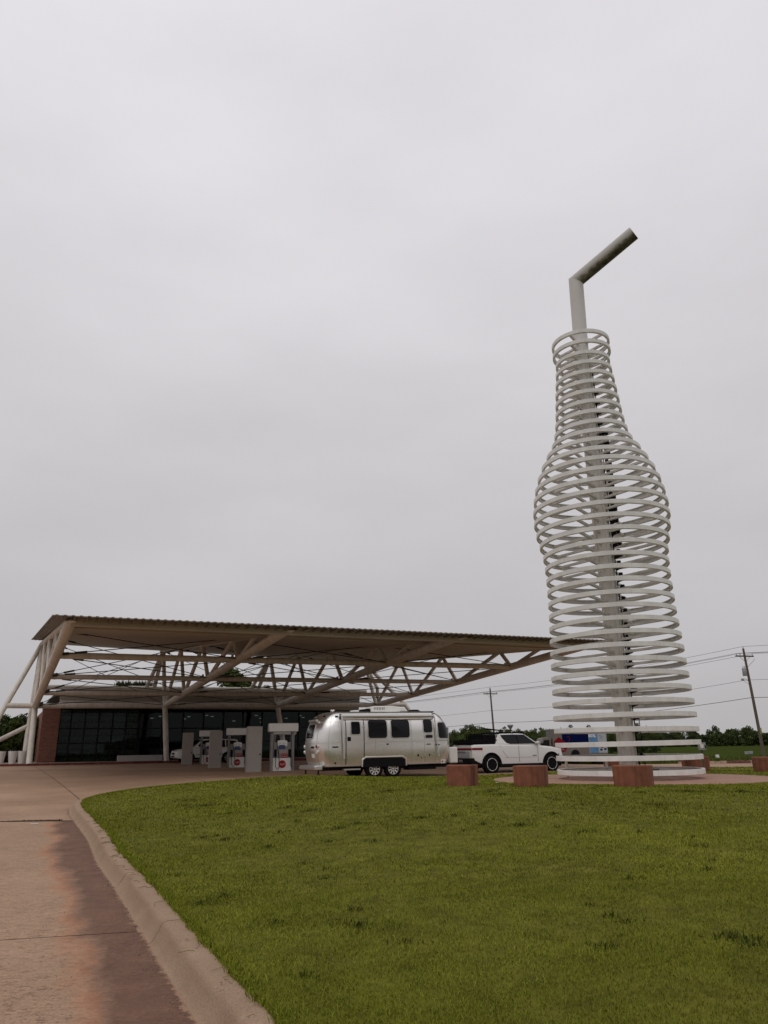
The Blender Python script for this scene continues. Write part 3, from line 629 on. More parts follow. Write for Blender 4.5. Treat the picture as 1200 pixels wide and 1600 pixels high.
# x-bracing rods with turnbuckles between the frames
def rod(a, c):
    b = MB(); b.path([a, c], .026, 6); mid = a.lerp(c, .12); d = (c - a).normalized(); b.path([mid - d * .3, mid + d * .3], .055, 8)
    b.path([a + d * .25, a + d * .55], .075, 8); b.obj('tie_rod', m_rod, can)
for k in range(3):
    for i in range(4):
        rod(low(k, LT[i] + .25), upr(k + 1, UQ[i] + .3)); rod(upr(k, UQ[i] + .3), low(k + 1, LT[i] + .25))
    for i in range(3):
        rod(low(k, LT[i] + .3), low(k + 1, LT[i + 1] - .3)); rod(low(k, LT[i + 1] - .3), low(k + 1, LT[i] + .3))
# roof: corrugated deck over a panelled soffit
def roofz(x, y): return (9.80 - .017 * x) * (1 - (2.42 - y) / 31.49) + (6.56 + .0133 * x) * ((2.42 - y) / 31.49)
X0, X1, YF, YB = -.80, 28.95, -30.35, 2.95
b = MB(); rows = []
xs = []; x = X0
while x < X1: xs += [(x, 0), (x + .09, 0), (x + .12, .024), (x + .21, .024), (x + .24, 0)]; x += .3
for y in np.linspace(YF, YB, 5): rows.append([(x, y, roofz(x, y) + .34 + h) for x, h in xs])
nx = len(xs); vs = [p for r_ in rows for p in r_]; b.sheet(vs, nx, 5)
vs2 = [(p[0], p[1], p[2] - .045) for p in vs]; o_ = len(b.v); b.sheet(vs2, nx, 5)
for i in range(nx - 1):
    for r_ in (0, 4): b.f.append((r_ * nx + i, r_ * nx + i + 1, o_ + r_ * nx + i + 1, o_ + r_ * nx + i))
for r_ in range(4):
    for i in (0, nx - 1): b.f.append((r_ * nx + i, (r_ + 1) * nx + i, o_ + (r_ + 1) * nx + i, o_ + r_ * nx + i))
b.obj('roof_deck', m_deck, can, smooth=False)
bands = [(-29.0, -26.2, .10), (-26.15, -19.2, .02), (-19.15, -12.2, .02), (-12.15, -5.1, .02), (-5.05, 2.6, .02)]
for k in range(3):
    for y0, y1, dz in bands:
        x0, x1 = S_[k] + (.06 if k else -.02), S_[k + 1] - (.06 if k < 2 else -.02); b = MB()
        for y in (y0, y1):
            for x in (x0, x1):
                for z in (roofz(x, y) + .02 + dz, roofz(x, y) + .29): b.v.append((x, y, z))
        b.f = [(0, 2, 6, 4), (1, 5, 7, 3), (0, 1, 3, 2), (4, 6, 7, 5), (0, 4, 5, 1), (2, 3, 7, 6)]; b.obj('soffit_panel', m_soffit, can, smooth=False)
b = MB()
for a, c in ((0, 3),):
    p0, p1 = Vector((-.05, -29.25, roofz(0, -29.25) + .16)), Vector((28.4, -29.25, roofz(28.4, -29.25) + .16))
    for p in (p0, p1):
        for dy in (-.11, .11):
            for dz in (-.19, .17): b.v.append((p.x, p.y + dy, p.z + dz))
    b.f = [(0, 1, 3, 2), (4, 6, 7, 5), (0, 4, 5, 1), (2, 3, 7, 6), (0, 2, 6, 4), (1, 5, 7, 3)]
b.obj('front_beam', m_soffit, can, bevel=.02)
# small joist ends under the front overhang
jb = MB(); jb.box((0, -.42, 0), (.07, .8, .09)); jme = jb.mesh('joist_end', m_deck)
for i in range(64):
    x = X0 + .4 + i * .455; o = link('joist_end', jme, can); o.location = (x, -29.4, roofz(x, -29.8) + .235)
b = MB(); b.box((0, 0, 0), (.12, .12, .14)); nb = b.mesh('rod_anchor', m_beige)
for k in range(4):
    for i in range(1, 4):
        for dx in ((.28,) if k == 0 else ((-.28,) if k == 3 else (.28, -.28))):
            o = link('rod_anchor', nb, can); o.location = low(k, LT[i]) + Vector((dx, .25, .22))

# ================================================================ BUILDING
bld = thing('restaurant_building', 'low glass fronted restaurant with brick end wall under the canopy', 'building', OA, ANG)
m_brick = bpy.data.materials.new('red_brick'); m_brick.use_nodes = True
def brick_nodes(m):
    t = m.node_tree; bs_ = t.nodes['Principled BSDF']; L = t.links.new; c = N('ShaderNodeTexCoord', t); s = N('ShaderNodeSeparateXYZ', t); L(c.outputs['Object'], s.inputs[0])
    ad = N('ShaderNodeMath', t, operation='ADD'); L(s.outputs[0], ad.inputs[0]); L(s.outputs[1], ad.inputs[1]); cb = N('ShaderNodeCombineXYZ', t); L(ad.outputs[0], cb.inputs[0]); L(s.outputs[2], cb.inputs[1])
    k = N('ShaderNodeTexBrick', t); k.inputs['Scale'].default_value = 1; k.inputs['Brick Width'].default_value = .30; k.inputs['Row Height'].default_value = .10; k.inputs['Mortar Size'].default_value = .008
    k.inputs['Color1'].default_value = (.20, .062, .042, 1); k.inputs['Color2'].default_value = (.28, .10, .065, 1); k.inputs['Mortar'].default_value = (.30, .22, .18, 1); L(cb.outputs[0], k.inputs[0])
    L(k.outputs[0], bs_.inputs['Base Color']); bs_.inputs['Roughness'].default_value = .85; bn = N('ShaderNodeBump', t); bn.inputs['Strength'].default_value = .6; bn.inputs['Distance'].default_value = .015; L(k.outputs['Fac'], bn.inputs['Height']); bn.invert = True; L(bn.outputs[0], bs_.inputs['Normal'])
brick_nodes(m_brick)
def bbox(name, x0, x1, y0, y1, z0, z1, m, parent=bld, bevel=0): b = MB(); b.box(((x0 + x1) / 2, (y0 + y1) / 2, (z0 + z1) / 2), (x1 - x0, y1 - y0, z1 - z0)); return b.obj(name, m, parent, bevel=bevel)
GZ = .88
bbox('brick_pier', .72, 1.98, 3.1, 4.6, .5, 5.02, m_brick); bbox('brick_wall', .85, 1.30, 4.603, 20, .5, 4.9, m_brick)
# stepped brick courses proud of the pier
for i in range(21): bbox('brick_course', .70, 2.0, 3.08, 4.598, .96 + i * .195, .96 + i * .195 + .085, m_brick)
bbox('wall', 1.4, 27.6, 19.5, 19.8, .5, 6.0, m_fascia); bbox('wall', 27.3, 27.6, 4.3, 19.497, .5, 6.0, m_fascia)
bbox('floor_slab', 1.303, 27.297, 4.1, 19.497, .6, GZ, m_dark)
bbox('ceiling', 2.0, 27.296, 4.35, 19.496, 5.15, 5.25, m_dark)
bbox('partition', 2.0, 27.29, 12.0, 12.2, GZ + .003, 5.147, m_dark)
# roof slab and fascia
bbox('roof', 1.4, 27.6, 4.05, 19.9, 6.003, 6.10, m_fascia)
bbox('fascia', 1.75, 27.5, 1.9, 2.1, 5.42, 6.42, m_fascia, bevel=.02); bbox('fascia_trim', 1.70, 27.55, 1.82, 1.897, 6.32, 6.46, m_white)
bbox('fascia', 1.80, 27.45, 1.98, 2.15, 4.95, 5.417, m_fascia); bbox('gutter', 1.78, 27.47, 1.80, 1.977, 5.33, 5.45, m_beige, bevel=.02)
bbox('eave_soffit', 1.85, 27.4, 2.153, 4.3, 4.98, 5.12, m_soffit)
bbox('roof_edge', 1.72, 2.15, 1.75, 4.2, 5.02, 5.32, m_white, bevel=.02)
for i in range(12): bbox('downlight', 3.2 + i * 2.05, 3.36 + i * 2.05, 2.9, 3.06, 4.955, 4.979, m_pumpgrey)
m_pane = bpy.data.materials.new('shopfront_glass'); m_pane.use_nodes = True
def pane_nodes(m, tint):
    t = m.node_tree; t.nodes.clear(); o = N('ShaderNodeOutputMaterial', t); tr = N('ShaderNodeBsdfTransparent', t); gl = N('ShaderNodeBsdfGlossy', t); fr_ = N('ShaderNodeFresnel', t); fr_.inputs[0].default_value = 1.5; mxs = N('ShaderNodeMixShader', t)
    tr.inputs[0].default_value = (*tint, 1); gl.inputs['Roughness'].default_value = .02; gl.inputs[0].default_value = (.22, .24, .235, 1)
    t.links.new(fr_.outputs[0], mxs.inputs[0]); t.links.new(tr.outputs[0], mxs.inputs[1]); t.links.new(gl.outputs[0], mxs.inputs[2]); t.links.new(mxs.outputs[0], o.inputs[0])
pane_nodes(m_pane, (.62, .68, .64))
PX = [2.05] + [2.90 + 1.06 * i for i in range(6)] + [8.3 + 1.75 * i for i in range(1, 11)] + [27.25]; PZ = [GZ, 2.28, 3.42, 4.92]
for x in PX: bbox('mullion', x - .055, x + .055, 3.96, 4.10, GZ, 4.975, m_frame)
for i in range(len(PX) - 1):
    for j, (z0, z1) in enumerate(zip(PZ[:-1], PZ[1:])):
        bbox('pane', PX[i] + .057, PX[i + 1] - .057, 4.02, 4.035, z0 + .04, z1 - .04, m_pane)
for z in PZ: bbox('transom', 2.05, 27.25, 3.965, 4.095, z - .035 if z > 1 else z, z + .035, m_frame)
# shelves of bottles standing against the glass at the left
m_shelf = m_dark
bot = MB(); bot.lathe([(.033, 0), (.034, .11), (.030, .135), (.014, .175), (.013, .225), (0.0, .228)], 8); bcols = [mat('bottle_' + n, c, .15, spec=.6) for n, c in (('amber', (.16, .05, .01)), ('green', (.03, .12, .04)), ('red', (.2, .015, .015)), ('clear', (.35, .38, .36)), ('orange', (.4, .12, .01)))]
for j in range(7):
    z = 1.35 + j * .52; bbox('shelf', 2.1, 8.2, 4.20, 4.58, z - .075, z, m_shelf)
for mcol in bcols:
    b = MB()
    for j in range(7):
        for i in range(60):
            if rng.integers(0, 5) == bcols.index(mcol):
                o_ = len(b.v); b.v += [(p[0] + 2.18 + i * .10, p[1] + 4.42, p[2] + 1.352 + j * .52) for p in bot.v]; b.f += [tuple(q + o_ for q in f) for f in bot.f]
    o = b.obj('shelf_bottles', mcol, bld); o['kind'] = 'stuff'
bbox('backing_panel', 2.1, 8.2, 4.85, 4.9, GZ + .003, 4.9, mat('pale_backing', (.42, .46, .42), .7))
# dim ceiling lamps inside and dark tables
m_lampon = mat('lit_lamp', (.95, .93, .88), .5, emit=.25)
for x, y, z in ((9.4, 6, 4.3), (10.3, 7, 4.5), (11.0, 8.5, 4.5), (12.2, 6, 4.25), (12.9, 7.5, 4.5), (14.4, 7, 4.6), (15.4, 9, 4.6), (18.9, 6.5, 4.6), (19.8, 8, 4.4), (21.1, 6.5, 4.65), (22.2, 7.5, 4.4), (23.2, 6.4, 4.6), (24.1, 8, 4.5), (25, 6.3, 4.4), (16.8, 6.5, 4.1), (20.3, 9.3, 4.1)): bbox('ceiling_lamp', x, x + .26, y, y + .12, z, z + .05, m_lampon)
for i in range(9): x = 9.6 + i * 1.9; bbox('counter', x, x + 1.1, 6.2, 6.9, GZ + .003, GZ + .95, m_pumpgrey)
# plants spilling from the roof planter
def leafball(mb, c, r, n, s, seed, flat=.8):
    q = np.random.default_rng(seed)
    for _ in range(n):
        d = q.normal(size=3); d /= np.linalg.norm(d); p = np.array(c) + d * np.array([r, r, r * flat]) * (q.random() ** .4); a = q.normal(size=3); a /= np.linalg.norm(a); e = np.cross(a, q.normal(size=3)); e /= np.linalg.norm(e); k = s * q.uniform(.6, 1.3)
        mb.add([p - a * k, p + e * k * .55, p + a * k, p - e * k * .55], [(0, 1, 2, 3)])
def roof_plants(x0, x1, h, n, label, seed):
    b = MB(); q = np.random.default_rng(seed)
    for _ in range(n):
        x = q.uniform(x0, x1); y = q.uniform(4.4, 5.2); l = h * q.uniform(.5, 1.2); a = q.uniform(0, 6.28); ln = q.uniform(.1, .8) * l; zt = 6.55 + l if q.random() > .25 else 6.15
        dx, dy = cos(a) * ln, sin(a) * ln; b.add([(x - .04, y, 6.1), (x + .04, y, 6.1), (x + dx * .6 + .05, y + dy * .6, 6.1 + (zt - 6.1) * .7), (x + dx, y + dy, zt), (x + dx * .6 - .05, y + dy * .6, 6.1 + (zt - 6.1) * .7)], [(0, 1, 2, 3, 4)])
    o = b.obj('roof_plant', m_leaf, smooth=False, fix=False); o.location = OA; o.rotation_euler = (0, 0, ANG); tag(o, label, 'plant')
roof_plants(6.2, 8.9, .75, 420, 'spiky plants on the roof behind the left tie rods', 1)
roof_plants(14.0, 19.5, .35, 500, 'low trailing plants along the roof edge near the middle trusses', 2)
# sidewalk with a red painted edge
b = MB(); b.box((10.5, 4.5, .35), (37, 14.6, 1.06)); sw = struct(b.obj('sidewalk', mat('sidewalk_concrete', (.27, .19, .15), .85, var=.15, vs=2))); sw.location = OA; sw.rotation_euler = (0, 0, ANG)
b = MB(); b.box((10.5, -2.86, .70), (37, .12, .375)); b.obj('kerb_edge', m_redpaint, sw, bevel=.02)
# planters
pl = MB(); pl.lathe([(.20, 0), (.215, .01), (.30, .62), (.315, .80), (.325, .86), (.29, .86), (.28, .74), (.01, .72)], 28)
pme = pl.mesh('planter', m_white)
for i, (s, lab) in enumerate(((-1.98, 'white tapered planter pot, cut off by the left edge of the photo'), (-1.22, 'white tapered planter pot, middle one of the row by the left columns'), (-.62, 'white tapered planter pot right beside the left canopy columns'))):
    o = link('planter_pot', pme); o.location = site(s + .14, -1.3, .88); tag(o, lab, 'planter', 'white planter pots by the left columns'); sb = MB(); sb.lathe([(.0, .735), (.285, .735), (.285, .75), (0, .76)], 16); sb.obj('soil', m_bark, o)
# low white wall by the glass
b = MB(); b.box((0, 0, .22), (3.4, .4, .46)); o = b.obj('low_wall', mat('pale_wall', (.46, .43, .43), .6, var=.05), bevel=.015); o.location = site(8.0, 1.0, .86); o.rotation_euler = (0, 0, ANG); tag(o, 'long low pale wall in front of the dark glass', 'low wall')
b = MB(); b.path([(0, 0, 0), (0, 0, .75)], .07, 10); b.lathe([(.10, .75), (.10, .8), (.03, .84)], 10); o = b.obj('standpipe', m_redpaint); o.location = site(-.16, -.2, .88); tag(o, 'red standpipe between the two left canopy columns', 'standpipe')

# ================================================================ PUMP ISLANDS
def text_mesh(s, size, m, name, parent, loc, rot, ext=.002, shear=0, bold=False):
    c = bpy.data.curves.new(name, 'FONT'); c.body = s; c.size = size; c.extrude = ext; c.align_x = 'CENTER'; c.align_y = 'CENTER'; c.shear = shear; c.offset = .004 * size * 5 if bold else 0; c.resolution_u = 2
    o = bpy.data.objects.new('tmp', c); COL.objects.link(o); dg = bpy.context.evaluated_depsgraph_get(); me = bpy.data.meshes.new_from_object(o.evaluated_get(dg)); bpy.data.objects.remove(o); me.materials.clear(); me.materials.append(m)
    q = link(name, me, parent); q.location = loc; q.rotation_euler = rot; return q
m_ilo = mat('island_concrete', (.36, .29, .25), .85, var=.15, vs=3)
pump = thing('fuel_pump', 'fuel pump with white canopy sign and red round logo, nearest island', 'fuel pump', (0, 0, 0), 0, 'fuel pumps under the canopy')
b = MB(); b.box((0, 0, 2.16), (1.48, .95, .40)); b.obj('top_sign', m_pump, pump, bevel=.03)
b = MB(); b.box((0, 0, 2.37), (1.40, .87, .02)); b.obj('sign_cap', m_pumpgrey, pump)
for x in (-.56, .50): b = MB(); b.box((x, 0, .98), (.13, .62, 1.955)); b.obj('side_pillar', m_pumpgrey, pump, bevel=.015)
b = MB(); b.box((-.03, 0, .38), (.93, .52, .62)); b.obj('lower_cabinet', m_pump, pump, bevel=.015)
b = MB(); b.box((-.03, 0, .045), (.93, .5, .05)); b.obj('plinth', m_black, pump)
b = MB(); b.box((-.03, 0, 1.08), (.90, .42, .76)); b.obj('display_head', m_pumpgrey, pump, bevel=.02)
b = MB(); b.prism([(-.28, 1.46), (-.26, 1.52), (-.12, 1.56), (.06, 1.56), (.20, 1.52), (.22, 1.46)], -.24, .24); b.obj('crown_panel', m_pump, pump)
b = MB(); b.box((-.03, -.23, 1.36), (.50, .03, .20)); b.obj('price_bar', m_pump, pump, bevel=.008)
for x in (-.16, .06): b = MB(); b.box((x, -.25, 1.40), (.15, .012, .045)); b.obj('price_display', m_lens, pump)
b = MB(); b.box((-.05, -.235, 1.22), (.30, .03, .20)); b.obj('screen', mat('blue_screen', (.055, .07, .20), .2), pump, bevel=.006)
b = MB(); b.box((.03, -.225, 1.0), (.44, .02, .20)); b.obj('keypad_panel', m_grey, pump)
b = MB(); b.box((.08, -.235, .80), (.27, .03, .21)); g8 = b.obj('grade_panel', m_red, pump, bevel=.006)
for x in (-.08, 0, .08):
    for z in (.76, .84): b = MB(); b.box((.08 + x, -.253, z), (.04, .008, .03)); b.obj('grade_button', m_lens, g8)
for x in (-.37, .34):
    b = MB(); b.box((x, -.235, .93), (.12, .05, .36)); h_ = b.obj('nozzle_holder', m_black, pump, bevel=.01)
    b = MB(); b.path([(x, -.29, .86), (x, -.29, 1.02), (x + .02, -.31, 1.08)], [.03, .028, .015], 8); b.obj('nozzle', m_black, h_)
for x0, k in ((-.30, -1), (.47, 1)):
    b = MB(); b.path([(x0, -.22, 1.5), (x0 + .03, -.29, 1.2), (x0 + .10 * (k < 0), -.30, .8), (x0 + .14 * (k < 0), -.31, .3), (x0 + .05, -.31, .14), (x0 - .06, -.31, .3), (x0 - .07, -.30, .85)], .014, 6); b.obj('hose', m_rubber, pump)
b = MB(); b.lathe([(.0, -.004), (.185, -.004), (.185, .004), (0, .004)], 28, axis='y'); lg = b.obj('logo_disc', m_red, pump); lg.location = (-.02, -.268, .40)
text_mesh('Pops', .155, m_lens, 'logo_text', lg, (0, -.006, 0), (pi / 2, rad(-14), 0), shear=.35)
for x in (-.49, .57):
    for z in (1.86, 1.78): b = MB(); b.lathe([(.02, 0), (.025, .03), (.0, .05)], 8); o = b.obj('side_light', m_lens, pump); o.location = (x - .0, -.33, z)
cabinet = thing('pylon_cabinet', 'tall grey pylon cabinet with a black lock beside the nearest pump', 'cabinet', (0, 0, 0), 0, 'grey pylon cabinets on the pump islands')
b = MB(); b.box((0, 0, 1.14), (.72, .62, 2.28), taper=1.0); b.obj('body', m_grey, cabinet, bevel=.012)
b = MB(); b.box((.0, -.314, 1.13), (.64, .008, 2.16)); dr = b.obj('door', m_grey, cabinet)
b = MB(); b.box((.26, -.326, .95), (.05, .022, .07)); b.box((.30, -.325, .95), (.03, .03, .03)); b.obj('lock', m_black, dr)
ROWS = [(-24.6, 9.35, 10.87), (-16.2, 9.55, 10.95), (-7.7, 9.75, 11.3)]
for i, (y, sc, sp_) in enumerate(ROWS):
    pm = (pump, cabinet) if i == 0 else (dup(pump, (0, 0, 0), 0, ['', 'fuel pump partly hidden by the second grey pylon from the camera', 'fuel pump in front of the white car, farthest of the three'][i]), dup(cabinet, (0, 0, 0), 0, ['', 'middle grey pylon cabinet between two pumps', 'grey pylon cabinet in front of the white car, leftmost and farthest'][i]))
    z = [.46, .47, .56][i]
    pm[0].location = site(sp_, y, z); pm[0].rotation_euler = (0, 0, ANG - .10 - .15); pm[1].location = site(sc, y - .05, z - .06); pm[1].rotation_euler = (0, 0, ANG - .05 - .12)
    b = MB(); L_ = 9.4; poly = [(8.5, y - .62), (8.9, y - .70), (8.9 + L_, y - .70), (9.2 + L_, y - .4), (9.2 + L_, y + .4), (8.9 + L_, y + .7), (8.9, y + .7), (8.5, y + .62)]
    b.prism(poly, -.35, .13, 'z'); o = b.obj('pump_island', m_ilo, bevel=.03); o.location = (OA[0], OA[1], z - .13); o.rotation_euler = (0, 0, ANG)
    tag(o, ['raised concrete pump island nearest the lawn', 'middle raised concrete pump island', 'raised concrete pump island beside the white car'][i], 'pump island', 'pump islands')
q = dup(pump, site(13.55, -17.0, .47), ANG - .25, 'fuel pump mostly hidden behind the rear end of the silver trailer')
# ================================================================ WHEELS
def wheel(root, x, y, z, R, wdt, m_rim, rim_r, spokes, side, ring=False, name='wheel'):
    """tyre as the part, rim and hub as its pieces; side = -1 faces local -y"""
    s = side; t = MB(); h = wdt / 2
    t.lathe([(rim_r * .98, -h * .8), (rim_r * 1.04, -h * .98), (R * .86, -h), (R * .96, -h * .86), (R, -h * .6), (R, h * .6), (R * .96, h * .86), (R * .86, h), (rim_r * 1.04, h * .98), (rim_r * .98, h * .8)], 36, axis='y')
    w = t.obj(name, m_rubber, root); w.location = (x, y, z)
    tr = MB()
    for k in range(30):
        a = 2 * pi * k / 30; tr.box((R * cos(a), (h * .45) * (1 if k % 2 else -1), R * sin(a)), (.02, h * .8, .02), 0)
    tr.obj('tread', m_rubber, w, smooth=False)
    r = MB(); r.lathe([(rim_r, s * h * .70), (rim_r, s * h * .95), (rim_r * .93, s * h * .97), (rim_r * .90, s * h * .72), (rim_r * .88, s * h * .25), (.01, s * h * .25)], 32, axis='y'); r.obj('rim', m_rim if not ring else m_black, w)
    sp_ = MB()
    for k in range(spokes):
        a = 2 * pi * k / spokes; c_, s_ = cos(a), sin(a); p0, p1 = rim_r * .12, rim_r * .92; q = rim_r * (.115 if spokes < 10 else .07)
        sp_.add([(c_ * p0 - s_ * q, s * h * .78, s_ * p0 + c_ * q), (c_ * p0 + s_ * q, s * h * .78, s_ * p0 - c_ * q), (c_ * p1 + s_ * q * .9, s * h * .86, s_ * p1 - c_ * q * .9), (c_ * p1 - s_ * q * .9, s * h * .86, s_ * p1 + c_ * q * .9),
                 (c_ * p0 - s_ * q, s * h * .4, s_ * p0 + c_ * q), (c_ * p0 + s_ * q, s * h * .4, s_ * p0 - c_ * q), (c_ * p1 + s_ * q, s * h * .4, s_ * p1 - c_ * q), (c_ * p1 - s_ * q, s * h * .4, s_ * p1 + c_ * q)],
                [(0, 1, 2, 3), (4, 7, 6, 5), (0, 4, 5, 1), (1, 5, 6, 2), (2, 6, 7, 3), (3, 7, 4, 0)])
    sp_.lathe([(0.01, s * h * .84), (rim_r * .2, s * h * .84), (rim_r * .22, s * h * .5), (.01, s * h * .5)], 16, axis='y'); sp_.obj('hub', m_rim if not ring else m_black, w)
    if ring:
        g = MB()
        for k in range(5):
            a0 = 2 * pi * k / 5 + .1; a1 = a0 + 2 * pi / 5 - .12; vs = []
            for j in range(9):
                a = a0 + (a1 - a0) * j / 8
                for rr in (rim_r * .93, rim_r * 1.01): vs.append((rr * cos(a), s * h * 1.0, rr * sin(a)))
            for j in range(9):
                a = a0 + (a1 - a0) * j / 8
                for rr in (rim_r * .93, rim_r * 1.01): vs.append((rr * cos(a), s * h * .8, rr * sin(a)))
            fs = [(2 * j, 2 * j + 1, 2 * j + 3, 2 * j + 2) for j in range(8)] + [(18 + 2 * j, 20 + 2 * j, 21 + 2 * j, 19 + 2 * j) for j in range(8)] + [(2 * j, 2 * j + 2, 20 + 2 * j, 18 + 2 * j) for j in range(8)] + [(2 * j + 1, 19 + 2 * j, 21 + 2 * j, 2 * j + 3) for j in range(8)]
            g.add(vs, fs)
        g.obj('rim_ring', mat_ring, w)
    return w
mat_ring = mat('bright_rim_edge', (.62, .62, .62), .3)

# ================================================================ SILVER TRAVEL TRAILER (local x towards the tow vehicle, -y towards the lawn)
HL, HW, ZB, ZT, E1 = 3.05, 1.24, .50, 2.62, 2.06
CN = 3.0                                                   # squareness of the rounded ends in plan
def tc_(z):     # depth of the end caps at height z
    t = min(1, max(0, (z - 1.20) / (ZT - 1.20))); k = .10 + (HL - E1 - .10) * math.sqrt(max(0, 1 - t ** 2.6))
    return k - (.16 * ((1.15 - z) / .65) ** 1.6 if z < 1.15 else 0)
def tb(z):
    t = min(1, max(0, (z - 1.80) / (ZT - 1.80))); k = HW - .60 * (1 - math.sqrt(max(0, 1 - t ** 2.2)))
    return k - (.05 * ((1.1 - z) / .6) ** 1.6 if z < 1.1 else 0)
def cap_pt(phi, c, b_): cx, sx = max(0, cos(phi)), sin(phi); return c * cx ** (2 / CN), b_ * math.copysign(abs(sx) ** (2 / CN), sx)
_ph = np.linspace(-pi / 2, pi / 2, 400); _cp = np.array([cap_pt(p, HL - E1, HW) for p in _ph]); _al = np.r_[0, np.cumsum(np.linalg.norm(np.diff(_cp, axis=0), axis=1))]
LC = float(_al[-1]); PER = 4 * E1 + 2 * LC
def tsurf(s, z, off=0.0):
    """point on the shell; s runs round the outline from the middle of the near side towards the front"""
    c, b_ = tc_(z), tb(z); s = (s + E1) % PER; d = .02; zt_ = min(ZT - .001, z)
    if s <= 2 * E1: x, y, n, k_ = s - E1, -b_, (0, -1), 1
    elif s >= 2 * E1 + LC and s <= 4 * E1 + LC: x, y, n, k_ = E1 - (s - 2 * E1 - LC), b_, (0, 1), 1
    else:
        front = s < 2 * E1 + LC; l = s - 2 * E1 if front else s - 4 * E1 - LC; phi = float(np.interp(l, _al, _ph)); px_, py_ = cap_pt(phi, c, b_)
        q0, q1 = cap_pt(phi - .02, c, b_), cap_pt(phi + .02, c, b_); tx, ty = q1[0] - q0[0], q1[1] - q0[1]; ln = math.hypot(tx, ty) or 1; n = (ty / ln, -tx / ln)
        if front: x, y = E1 + px_, py_
        else: x, y, n = -E1 - px_, -py_, (-n[0], -n[1])
    wx = abs(n[0]); sl_ = -(wx * (tc_(min(ZT, z + d)) - tc_(z - d)) + (1 - wx) * (tb(min(ZT, z + d)) - tb(z - d))) / (2 * d); sl_ = max(-.5, min(2, sl_)); k = 1 / math.sqrt(1 + sl_ * sl_)
    return Vector((x + n[0] * off * k, y + n[1] * off * k, z + off * sl_ * k))
def patch(s0, s1, z0, z1, r, off, rows=12, colsn=6, th=.012):
    """rounded rectangle that follows the shell, with a rim edge"""
    b = MB(); g = []
    for j in range(rows + 1):
        z = z0 + (z1 - z0) * (.5 - .5 * cos(pi * j / rows)); e = min(z - z0, z1 - z); ins = r - math.sqrt(max(0, r * r - (r - e) ** 2)) if e < r else 0
        g.append([tsurf(s0 + ins + (s1 - s0 - 2 * ins) * i / colsn, z, off) for i in range(colsn + 1)])
        g[-1] = [g[-1]][0]
    n = colsn + 1; b.sheet([p for q in g for p in q], n, rows + 1)
    low_ = []
    for j in range(rows + 1):
        z = z0 + (z1 - z0) * (.5 - .5 * cos(pi * j / rows)); e = min(z - z0, z1 - z); ins = r - math.sqrt(max(0, r * r - (r - e) ** 2)) if e < r else 0
        low_.append([tsurf(s0 + ins, z, off - th), tsurf(s1 - ins, z, off - th)])
    o = len(b.v); b.v += [tuple(p) for q in low_ for p in q]
    for j in range(rows):
        b.f += [(j * n, (j + 1) * n, o + 2 * j + 2, o + 2 * j), (j * n + colsn, o + 2 * j + 1, o + 2 * j + 3, (j + 1) * n + colsn)]
    return b
TR = thing('travel_trailer', 'polished silver riveted travel trailer with rounded ends parked under the canopy edge', 'trailer')
# shell in riveted panels: lower skirt, sides and end caps
def shell(name, z0, z1, rows, s0, s1, n):
    b = MB(); zz = [z0 + (z1 - z0) * (sin(pi / 2 * j / rows) if z1 > 2.6 else j / rows) for j in range(rows + 1)]
    b.sheet([tsurf(s0 + (s1 - s0) * i / n, z) for z in zz for i in range(n + 1)], n + 1, rows + 1)
    return b.obj(name, m_alu, TR, ang=60)
E2 = E1 + LC                                              # start of the far side
Q = [(-E1, E1, 60), (E1, E2, 48), (E2, E2 + 2 * E1, 20), (E2 + 2 * E1, PER - E1, 48)]
ZBELT = 1.40
for nm, (s0, s1, n) in zip(('side', 'front_cap', 'side', 'rear_cap'), Q):
    shell(nm + '_panel', ZB, ZBELT - .002, 10, s0, s1, n); shell(nm + '_panel', ZBELT + .002, ZT, 22, s0, s1, n)
b = MB(); top = [tsurf(PER * i / 80, ZT) for i in range(80)]; b.add(top, [tuple(range(80))]); b.obj('roof_panel', m_alu, TR)
def band(name, z, h, off, s0, s1, n, m): 
    b = MB(); pts = []
    for i in range(n + 1):
        s = s0 + (s1 - s0) * i / n; pts += [tsurf(s, z - h / 2, 0.001), tsurf(s, z - h / 2, off), tsurf(s, z + h / 2, off), tsurf(s, z + h / 2, 0.001)]
    b.sheet(pts, 4, n + 1); return b.obj(name, m, TR)
band('belt_trim', ZBELT, .022, .006, 0, PER - .001, 160, m_alu2); band('base_rail', ZB + .02, .045, .022, 0, PER - .001, 160, m_alu2)
# vertical seams and rows of rivets
rv = MB(); rv.lathe([(.011, 0), (.008, .006), (0, .008)], 6); riv = MB()
def seam(s, z0, z1, off=.003):
    b = MB(); pts = []
    for j in range(15): z = z0 + (z1 - z0) * j / 14; pts += [tsurf(s - .012, z, off), tsurf(s + .012, z, off)]
    b.sheet(pts, 2, 15); o = b.obj('seam_strip', m_alu2, TR)
for s in (-E1 - .02, E1 + .02, -.62, 1.02, 1.60): seam(s, ZB + .05, ZBELT - .02); seam(s, ZBELT + .02, 2.50)
for s in (E1 + .50, E1 + 1.0, -E1 - .55, -E1 - 1.1): seam(s, ZBELT + .02, 2.56); seam(s, ZB + .05, ZBELT - .02)
for z in (ZBELT + .05, ZBELT - .05, 2.2, ZB + .09):
    for i in range(150):
        p = tsurf(-E1 - 1.5 + (2 * E1 + 3.0) * i / 149, z, .002); riv.box(p, (.014, .014, .014))
o = riv.obj('rivets', m_alu2, TR, smooth=False); o['kind'] = 'stuff'
